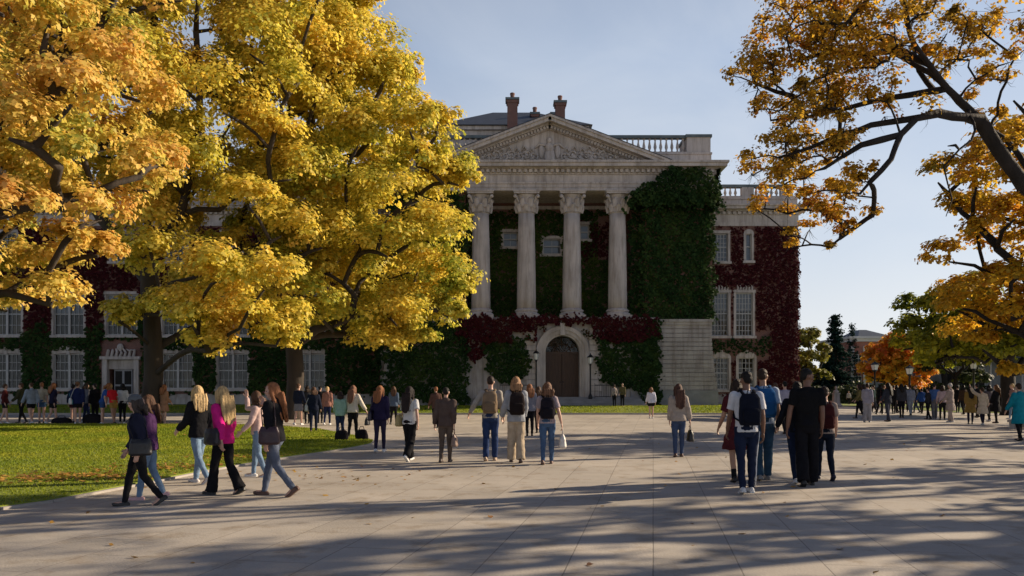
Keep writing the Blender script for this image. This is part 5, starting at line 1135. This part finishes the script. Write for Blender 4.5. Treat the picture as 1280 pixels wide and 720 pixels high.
BLK, NAVY, JEAN, LJEAN, WHT, GRY, CRM = (.012, .012, .014), (.018, .024, .06), (.05, .085, .17), (.17, .25, .36), (.62, .62, .62), (.20, .21, .24), (.50, .45, .38)
DKH, BRH, AUB, BLD, BKH = (.035, .02, .013), (.10, .05, .028), (.30, .12, .05), (.55, .38, .18), (.012, .010, .009)
P_ = person
# --- near left group
P_(173, 632, 140, 118, 'person in dark navy jacket and grey beret walking off the lawn edge', (.016, .018, .035), BLK, (.05, .04, .035), 'mid', stride=.9, ph=1, topk='jacket', botk='slim', shoe=(.02, .02, .02), arms={1: (.0, .16, .6), -1: (-.2, .2, .5)}, cap=(.10, .11, .12), bag=('shoulder', -1, BLK, 'black shoulder bag on the person in the grey beret'))
P_(186, 624, 118, 100, 'person in plum jacket and light jeans half hidden behind the one in the grey beret', (.07, .03, .09), LJEAN, BRH, 'long', stride=.6, ph=-1, topk='jacket', botk='slim', botm='denim', shoe=(.6, .36, .36))
P_(249, 604, 124, 62, 'blonde person in black jacket and pale blue jeans', BLK, LJEAN, BLD, 'long', stride=.85, ph=1, topk='jacket', botk='slim', botm='denim', shoe=(.6, .55, .52))
P_(279, 618, 137, 68, 'person in bright pink jacket with long blonde hair and black flared trousers', (.62, .02, .22), BLK, BLD, 'vlong', stride=.75, ph=-1, topk='jacket', botk='flared', shoe=BLK, bag=('shoulder', -1, (.02, .016, .02), 'black slouchy shoulder bag on the person in pink'))
P_(343, 620, 145, 78, 'person with long auburn hair, black sweater and grey jeans, hand raised to the chin', BLK, (.10, .12, .17), AUB, 'vlong', stride=1.0, ph=1, turn=R(35), topk='hoodie', botk='slim', botm='denim', shoe=(.10, .05, .035), arms={1: (.7, .25, 2.0), -1: (-.2, .2, .4)}, bag=('shoulder', -1, (.05, .025, .03), 'dark maroon shoulder bag on the auburn haired person'))
P_(322, 596, 108, 95, 'person in pale striped top, hand raised, behind the auburn haired one', (.5, .36, .33), LJEAN, BRH, 'mid', stride=.5, topk='shirt', botk='slim', botm='denim', shoe=WHT, arms={1: (1.6, .5, 1.4), -1: (.3, .15, .5)})
# --- far left group on the path edge
g1 = 'people standing on the path behind the lawn'
def far(px, foot, hpx, head, label, *a, group=g1, **k): return P_(px, foot, hpx, head, label, *a, group=group, **k)
far(6, 526, 50, -60, 'person in dark maroon top at the left edge of the photo, black shorts', (.09, .02, .02), BLK, BRH, 'short', botk='shorts', shoe=WHT, stride=.5, dd=37.5)
far(39, 530, 58, 60, 'person in pale blue grey sweatshirt and black shorts, first of the trio', (.24, .28, .33), BLK, BRH, 'short', fem=False, topk='hoodie', botk='shorts', shoe=WHT, stride=.6, dd=36.9)
far(52, 528, 54, 20, 'person in cream striped top and denim shorts, red bun, middle of the trio', (.45, .40, .30), (.06, .12, .22), AUB, 'bun', botk='shorts', botm='denim', slv='short', shoe=BLK, dd=38)
far(66, 529, 60, -40, 'person in dark navy top, long brown hair and bare legs beside the denim shorts', (.02, .018, .04), BLK, AUB, 'long', topk='hoodie', botk='shorts', shoe=WHT, stride=.6, dd=37)
far(97, 531, 60, 30, 'person in navy jacket, brown cap and black shorts with a white bag', (.015, .022, .075), BLK, BRH, 'short', fem=False, topk='jacket', botk='shorts', shoe=WHT, stride=.4, cap=(.2, .1, .05), bag=('shoulder', -1, WHT, 'white shoulder bag on the person in the brown cap'), dd=36.6)
far(91, 528, 48, -20, 'person in dark clothes with teal pouch mostly hidden behind the brown cap', (.02, .03, .06), (.07, .02, .02), BKH, 'short', topk='hoodie', botk='shorts', shoe=BLK, bag=('cross', 1, (.02, .35, .4), 'small teal pouch worn beside the brown cap person'), dd=38.2)
far(128, 531, 56, -70, 'person in royal blue shirt and denim shorts bending forward near the maple trunk', (.03, .08, .28), (.03, .07, .2), AUB, 'mid', botk='shorts', botm='denim', slv='short', shoe=WHT, lean=.3, dd=36.6)
far(119, 529, 50, 60, 'person all in black beside the bending person in royal blue', BLK, BLK, BKH, 'short', topk='jacket', botk='slim', shoe=BLK, dd=37.6)
far(142, 531, 56, 60, 'person in bright red top and ochre shorts leaning left with bare legs', (.55, .02, .03), (.3, .18, .05), BLD, 'short', botk='shorts', slv='short', shoe=BLK, lean=.35, stride=.5, dd=36.6, skin='tan')
far(153, 530, 50, 10, 'black haired person in white shirt between the red top and the trunk', WHT, BLK, BKH, 'mid', botk='slim', shoe=WHT, dd=37.4)
far(205, 530, 50, -30, 'person in long tan dress with red hair standing right of the maple trunk', (.32, .17, .10), BLK, AUB, 'long', topk='dress', shoe=(.55, .4, .32), dd=36.6)
far(198, 529, 46, 120, 'person in black facing the tan dress beside the maple trunk', BLK, BLK, BLD, 'short', topk='jacket', botk='slim', shoe=BLK, dd=37.4)
# --- middle group
g2 = 'people walking toward the hall'
def mid(px, foot, hpx, head, label, *a, group=g2, **k): return P_(px, foot, hpx, head, label, *a, group=group, **k)
mid(373, 531, 52, -15, 'person in dark navy top, grey skirt and white trainers right of the golden maple trunk', (.014, .018, .035), (.15, .15, .17), BRH, 'short', botk='skirt', shoe=WHT, stride=.5, dd=36)
mid(392, 541, 58, 10, 'slim person in black jacket and tight black trousers with a pale bag', (.012, .016, .03), (.015, .02, .04), BRH, 'mid', topk='jacket', botk='leggings', shoe=(.1, .05, .04), stride=.6, bag=('shoulder', -1, (.4, .4, .38), 'pale grey shoulder bag on the slim person in black'))
mid(409, 531, 48, -5, 'blond person with dusky pink cardigan over dark trousers', (.26, .13, .10), NAVY, BLD, 'short', topk='jacket', botk='slim', shoe=WHT, stride=.5, dd=36.2)
mid(400, 529, 46, 5, 'dark haired person in black behind the dusky pink cardigan', BLK, BLK, BKH, 'short', fem=False, topk='jacket', botk='slim', shoe=BLK, dd=38)
mid(425, 548, 59, 0, 'person in mint green jacket and dark jeans', (.27, .42, .35), (.02, .03, .07), DKH, 'mid', topk='jacket', botk='slim', botm='denim', shoe=BLK, stride=.3)
mid(441, 548, 67, -10, 'person in cream sweater with long brown hair and black trousers', (.58, .52, .42), BLK, (.22, .10, .055), 'vlong', topk='hoodie', botk='slim', shoe=BLK, stride=.5, arms={1: (.15, .5, .3), -1: (.1, .12, .3)}, bag=('tote', 1, BLK, 'black tote hanging from the cream sweater person\'s hand'))
mid(475, 565, 83, -5, 'person in navy purple jacket with auburn hair, leggings and white trainers', (.022, .018, .05), (.03, .025, .05), AUB, 'long', topk='jacket', botk='leggings', shoe=WHT, stride=.35, bag=('shoulder', -1, (.02, .015, .03), 'dark bag on the auburn haired person in navy purple'))
mid(512, 576, 95, -18, 'person in white t-shirt with very long black hair, striding in black trousers', (.62, .62, .62), BLK, (.02, .012, .012), 'vlong', slv='short', botk='baggy', shoe=WHT, stride=1.0, ph=-1, bag=('cross', -1, (.30, .24, .10), 'tan and black crossbody bag on the white t-shirt walker'), arms={1: (-.45, .3, .2), -1: (.3, .15, .4)})
mid(545, 535, 52, 15, 'reddish haired person in brown jacket seen between two walkers', (.09, .05, .04), BLK, AUB, 'short', topk='jacket', botk='slim', shoe=BLK, stride=.5)
mid(557, 578, 94, -8, 'dark haired person in brown jacket and trousers with a jacket over the forearm', (.085, .062, .055), (.10, .075, .06), BKH, 'short', fem=False, topk='jacket', botk='slim', shoe=(.06, .04, .035), stride=.35, bag=('carrier', 1, (.22, .15, .12), 'brown folded jacket carried by the dark haired walker'))
mid(613, 576, 106, -4, 'person in grey shirt and navy jeans with a tan backpack, elbow out', (.34, .32, .29), (.025, .045, .12), DKH, 'short', fem=False, topk='shirt', botk='trousers', botm='denim', shoe=(.35, .25, .18), stride=.4, pack=((.22, .16, .105), 'tan backpack on the person in the grey shirt'), arms={1: (.1, .2, .4), -1: (-.2, .55, .9)})
mid(645, 578, 108, 4, 'person in beige skirted trousers with a black backpack and light brown hair', (.30, .32, .36), (.42, .34, .25), (.33, .18, .09), 'mid', topk='jacket', botk='baggy', shoe=(.06, .035, .03), stride=.45, ph=-1, pack=((.022, .016, .016), 'large black backpack on the light brown haired person'))
mid(684, 580, 103, -6, 'person in mauve t-shirt and blue jeans with a black backpack and loose brown hair', (.34, .28, .30), (.06, .11, .21), (.16, .08, .045), 'mid', slv='short', botk='slim', botm='denim', shoe=(.15, .09, .07), stride=.5, pack=((.016, .014, .02), 'black backpack on the person in the mauve t-shirt'), arms={1: (-.1, .32, .2), -1: (.1, .15, .3)}, bag=('carrier', 1, (.6, .58, .55), 'white carrier bag in the hand of the mauve t-shirt walker'))
mid(662, 545, 65, 0, 'auburn haired person almost hidden between the two black backpacks', (.20, .20, .24), BLK, AUB, 'long', topk='jacket', botk='slim', shoe=BLK, stride=.4)
mid(673, 541, 58, 8, 'brown haired person almost hidden behind the mauve t-shirt walker', (.05, .05, .07), BLK, BRH, 'long', topk='jacket', botk='slim', shoe=BLK, stride=.4)
mid(778, 504, 30, 170, 'person in olive top and black trousers standing on the steps by the railing', (.12, .10, .05), BLK, DKH, 'short', botk='slim', shoe=BLK, dd=57.6, dz=.36)
mid(768, 503, 28, 20, 'person in pale top facing the door on the steps', (.3, .26, .25), BLK, DKH, 'short', botk='slim', shoe=BLK, dd=57.8, dz=.36)
mid(814, 523, 39, 0, 'person in white sweatshirt and black shorts alone near the grass bank', (.60, .60, .68), BLK, (.25, .13, .07), 'mid', topk='hoodie', botk='shorts', shoe=WHT, stride=.2)
mid(848, 571, 91, -4, 'person in grey beige sweater with long brown hair holding a black tote', (.33, .29, .26), (.045, .07, .14), (.085, .04, .028), 'vlong', topk='hoodie', botk='slim', botm='denim', shoe=(.10, .05, .04), stride=.25, arms={1: (.05, .28, .15), -1: (.05, .12, .3)}, bag=('tote', 1, (.014, .014, .014), 'black tote in the hand of the grey beige sweater person'))
# --- near right group
P_(933, 616, 152, -3, 'black haired person in white t-shirt and navy trousers with a white side stripe', (.60, .60, .62), (.014, .02, .045), BKH, 'short', fem=False, slv='short', botk='slim', shoe=WHT, skin='brownskin', stride=.35, ph=1, turn=R(20), pack=((.010, .012, .022), 'black backpack on the white t-shirt person'), arms={1: (-.1, .16, .25), -1: (.15, .16, .3)}, stripe=True)
P_(921, 610, 128, 0, 'person in maroon dress and black ankle socks hidden behind the white t-shirt', (.075, .016, .02), BLK, DKH, 'mid', topk='dress', slv='short', shoe=BLK, socks=BLK, skin='tan', stride=.4, dd=13.6)
P_(954, 600, 143, -6, 'tall person in pale blue shirt and jeans with a bright blue backpack', (.36, .42, .52), (.03, .07, .12), DKH, 'short', fem=False, slv='short', botk='trousers', botm='denim', shoe=(.2, .2, .2), skin='tan', stride=.4, pack=((.02, .10, .26), 'bright blue backpack on the tall person in pale blue'))
P_(981, 542, 66, 6, 'person in lilac grey shirt walking ahead of the tall black t-shirt person', (.36, .33, .40), BLK, BKH, 'short', fem=False, slv='short', botk='slim', shoe=BLK, stride=.5)
P_(969, 540, 62, -5, 'dark haired person with a dark plum top ahead of the blue backpack', (.04, .02, .05), NAVY, BRH, 'mid', botk='slim', shoe=BLK, stride=.5)
P_(1009, 607, 153, -12, 'tall person in black t-shirt and black trousers looking right', (.010, .010, .011), (.010, .010, .013), BKH, 'short', fem=False, slv='short', botk='baggy', shoe=(.012, .012, .012), skin='brownskin', stride=.6, ph=1, turn=R(-75), arms={1: (-.1, .1, .25), -1: (-.12, .24, .12)})
P_(997, 603, 128, -5, 'shorter person in navy jeans and white shoes hidden by the tall one in black', (.012, .014, .02), (.014, .022, .05), BKH, 'short', fem=False, botk='slim', botm='denim', shoe=WHT, stride=.5, dd=13.4)
P_(1031, 601, 118, -10, 'person in cream and maroon top with bare forearm right of the tall one in black', (.30, .24, .21), (.012, .016, .028), DKH, 'short', slv='short', botk='slim', shoe=(.02, .02, .04), skin='skin', stride=.8, ph=-1, dd=13.9, pack=((.06, .015, .015), 'small maroon backpack on the person right of the tall one in black'))
# --- far right crowd
g3 = 'people crossing the plaza at the right'
def cr(px, foot, hpx, head, label, *a, **k): return P_(px, foot, hpx, head * 2.2 + (35 if px % 3 == 0 else -25 if px % 3 == 1 else 0), label, *a, group=g3, **k)
cr(1074, 523, 44, 20, 'person in mustard brown top at the left end of the far crowd', (.16, .13, .05), BLK, DKH, 'long', botk='slim', shoe=BLK, stride=.6)
cr(1084, 528, 49, -5, 'person in lilac grey jacket and baggy grey trousers', (.26, .26, .33), (.24, .24, .27), DKH, 'short', topk='jacket', botk='baggy', shoe=GRY, stride=.4)
cr(1092, 515, 36, 10, 'person in dark teal top behind the baggy grey trousers', (.02, .05, .05), BLK, DKH, 'short', botk='slim', shoe=BLK, stride=.5)
cr(1100, 518, 38, -30, 'person in black with maroon bag left of the long black hair', BLK, BLK, BKH, 'mid', botk='slim', shoe=BLK, stride=.5, bag=('shoulder', 1, (.1, .02, .02), 'maroon bag on a black clad person in the far crowd'))
cr(1110, 527, 51, 0, 'person with long black hair over a black and grey top and dark jeans', (.03, .035, .05), (.04, .045, .07), BKH, 'vlong', topk='jacket', botk='trousers', botm='denim', shoe=BLK, stride=.3)
cr(1117, 517, 38, 5, 'person in plain black seen right of the long black hair', BLK, BLK, BKH, 'short', fem=False, botk='slim', shoe=BLK, stride=.5)
cr(1127, 522, 46, 0, 'person in black puffed jacket with very long dark hair below the middle lamp', (.05, .05, .055), BLK, BKH, 'long', topk='jacket', botk='slim', shoe=BLK, stride=.2)
cr(1138, 519, 38, 10, 'person in grey and navy jacket with pale jeans just right of the middle lamp', (.20, .22, .28), (.22, .25, .30), DKH, 'short', fem=False, topk='jacket', botk='slim', botm='denim', shoe=BLK, stride=.5)
cr(1152, 517, 32, -20, 'small figure in cobalt blue jacket', (.02, .06, .22), BLK, DKH, 'short', topk='jacket', botk='slim', shoe=BLK, stride=.6)
cr(1160, 524, 40, 15, 'person in charcoal left of the denim shirt', (.025, .025, .03), BLK, DKH, 'short', botk='slim', shoe=BLK, stride=.5)
cr(1168, 524, 45, 5, 'person in denim blue shirt and grey trousers', (.05, .11, .28), (.12, .12, .13), BKH, 'short', fem=False, botk='trousers', shoe=GRY, stride=.5)
cr(1178, 525, 44, -15, 'person in pale pink top and black trousers beside the long taupe coat', (.42, .33, .36), BLK, DKH, 'mid', botk='slim', shoe=BLK, stride=.5)
cr(1188, 528, 49, 0, 'white haired person in long taupe coat', (.32, .27, .25), (.32, .27, .25), (.5, .48, .46), 'short', topk='coat', botk='baggy', shoe=WHT, stride=.3)
cr(1197, 516, 36, -25, 'person in black with an arm out right of the taupe coat', BLK, BLK, BKH, 'short', botk='slim', shoe=BLK, stride=.6, arms={1: (.3, .7, .4), -1: (0, .1, .2)})
cr(1213, 530, 48, 0, 'person in mustard coat with long black hair and dark leggings', (.26, .17, .05), (.014, .014, .03), BKH, 'vlong', topk='coat', botk='leggings', shoe=BLK, stride=.3)
cr(1228, 531, 47, 10, 'person in cream fur hooded coat with one arm up', (.50, .43, .33), (.014, .014, .03), DKH, 'short', topk='coat', botk='leggings', shoe=WHT, stride=.5, arms={1: (.1, .3, .3), -1: (2.2, .5, .8)})
cr(1236, 527, 46, -10, 'person in dark striped top peeking out behind the cream coat', (.09, .08, .09), BLK, BKH, 'mid', topk='jacket', botk='slim', shoe=WHT, stride=.4)
cr(1245, 529, 48, 0, 'person in black coat with long brown hair at the right of the coat group', BLK, BLK, (.14, .07, .03), 'long', topk='coat', botk='leggings', shoe=BLK, stride=.2)
cr(1253, 516, 35, -30, 'small distant person in brown right of the black coat', (.12, .06, .04), BLK, DKH, 'short', botk='slim', shoe=BLK, stride=.5)
cr(1266, 524, 46, 20, 'person in dusty pink shirt behind the teal jacket', (.32, .20, .17), LJEAN, BLD, 'short', botk='slim', botm='denim', shoe=WHT, stride=.5)
cr(1274, 551, 72, 5, 'person in bright teal jacket and black trousers at the right edge', (.01, .20, .27), BLK, DKH, 'short', topk='coat', botk='slim', shoe=BLK, stride=.4)
cr(1061, 508, 17, 60, 'tiny person in white sitting far off by the hedge', (.5, .5, .55), BLK, DKH, 'short', botk='slim', shoe=BLK, dd=84)
cr(1079, 518, 38, 30, 'slight person in black coat close behind the baggy grey trousers', BLK, BLK, DKH, 'mid', topk='coat', botk='slim', shoe=BLK, stride=.4)
cr(1105, 516, 37, -20, 'person in dark green jacket between the maroon bag and the long black hair', (.02, .05, .03), BLK, BRH, 'short', topk='jacket', botk='slim', shoe=BLK, stride=.5)
cr(1121, 516, 38, 10, 'person in burgundy jacket glimpsed left of the puffed jacket', (.09, .02, .03), BLK, BKH, 'mid', topk='jacket', botk='slim', shoe=BLK, stride=.5)
cr(1132, 515, 37, -10, 'person in charcoal coat just left of the grey and navy jacket', (.02, .02, .024), BLK, BKH, 'long', topk='coat', botk='slim', shoe=BLK, stride=.4)
cr(1145, 516, 35, 25, 'person in black hoodie between the pale jeans and the cobalt jacket', BLK, (.03, .04, .07), DKH, 'short', fem=False, topk='hoodie', botk='slim', shoe=BLK, stride=.6)
cr(1204, 518, 40, 15, 'person in dark brown jacket left of the mustard coat', (.05, .03, .02), BLK, BKH, 'mid', topk='jacket', botk='slim', shoe=BLK, stride=.5)
cr(1221, 522, 43, -5, 'person in black hood squeezed between the mustard and the cream coats', BLK, BLK, BKH, 'short', topk='hoodie', botk='slim', shoe=BLK, stride=.4)
far(27, 529, 52, 90, 'person in olive jacket walking left ahead of the pale blue grey sweatshirt', (.06, .06, .03), BLK, BRH, 'short', topk='jacket', botk='slim', shoe=BLK, stride=.7, dd=38)
far(108, 529, 50, -30, 'person in grey hoodie between the brown cap and the black duffel bag', (.16, .16, .18), NAVY, DKH, 'mid', topk='hoodie', botk='slim', shoe=WHT, stride=.3, dd=38)
mid(384, 529, 47, 20, 'person in charcoal coat half behind the slim person in black', (.03, .03, .035), BLK, DKH, 'mid', topk='coat', botk='slim', shoe=BLK, stride=.4, dd=37.5)
mid(492, 532, 48, -10, 'person in faded denim jacket far behind the very long black hair', (.08, .11, .16), BLK, BRH, 'long', topk='jacket', botk='slim', shoe=BLK, stride=.5, dd=36.5)
# bags lying on the ground
def floor_bag(px, foot, lab, l=.42, h=.3, w_=.22, kind='bag', rz=0):
    d = 1550 / (foot - 488); K = thing('duffel_bag', lab, 'bag', (X(px, d), d, .05), R(rz)); m2 = MB(); rings(m2, [(0, l * .48, w_ * .5, 0, 0), (.03, l * .5, w_ * .52, 0, 0), (h * .6, l * .47, w_ * .46, 0, 0), (h * .9, l * .36, w_ * .3, 0, 0), (h, l * .2, w_ * .15, 0, 0)], 20, 2.8); rm(m2.build('bag_body', cloth((.014, .012, .014)), K), .014, 2, .03)
    mb = MB(); mb.tube([(-l * .22, 0, h * .9), (-l * .12, .02, h * 1.3), (l * .12, .02, h * 1.3), (l * .22, 0, h * .9)], .012, 6); mb.build('handle', cloth((.012, .012, .012)), K, True)
floor_bag(427, 552, 'black bag lying on the grass at the feet of the mint jacket', rz=8); floor_bag(452, 551, 'black bag lying on the lawn tip beside the cream sweater person', rz=-15)
floor_bag(116, 530, 'long black duffel bag on the path between the far left groups', 1.0, .42, .4, rz=-12); floor_bag(77, 530, 'flat dark bag on the path behind the trio', .9, .25, .4, rz=5)
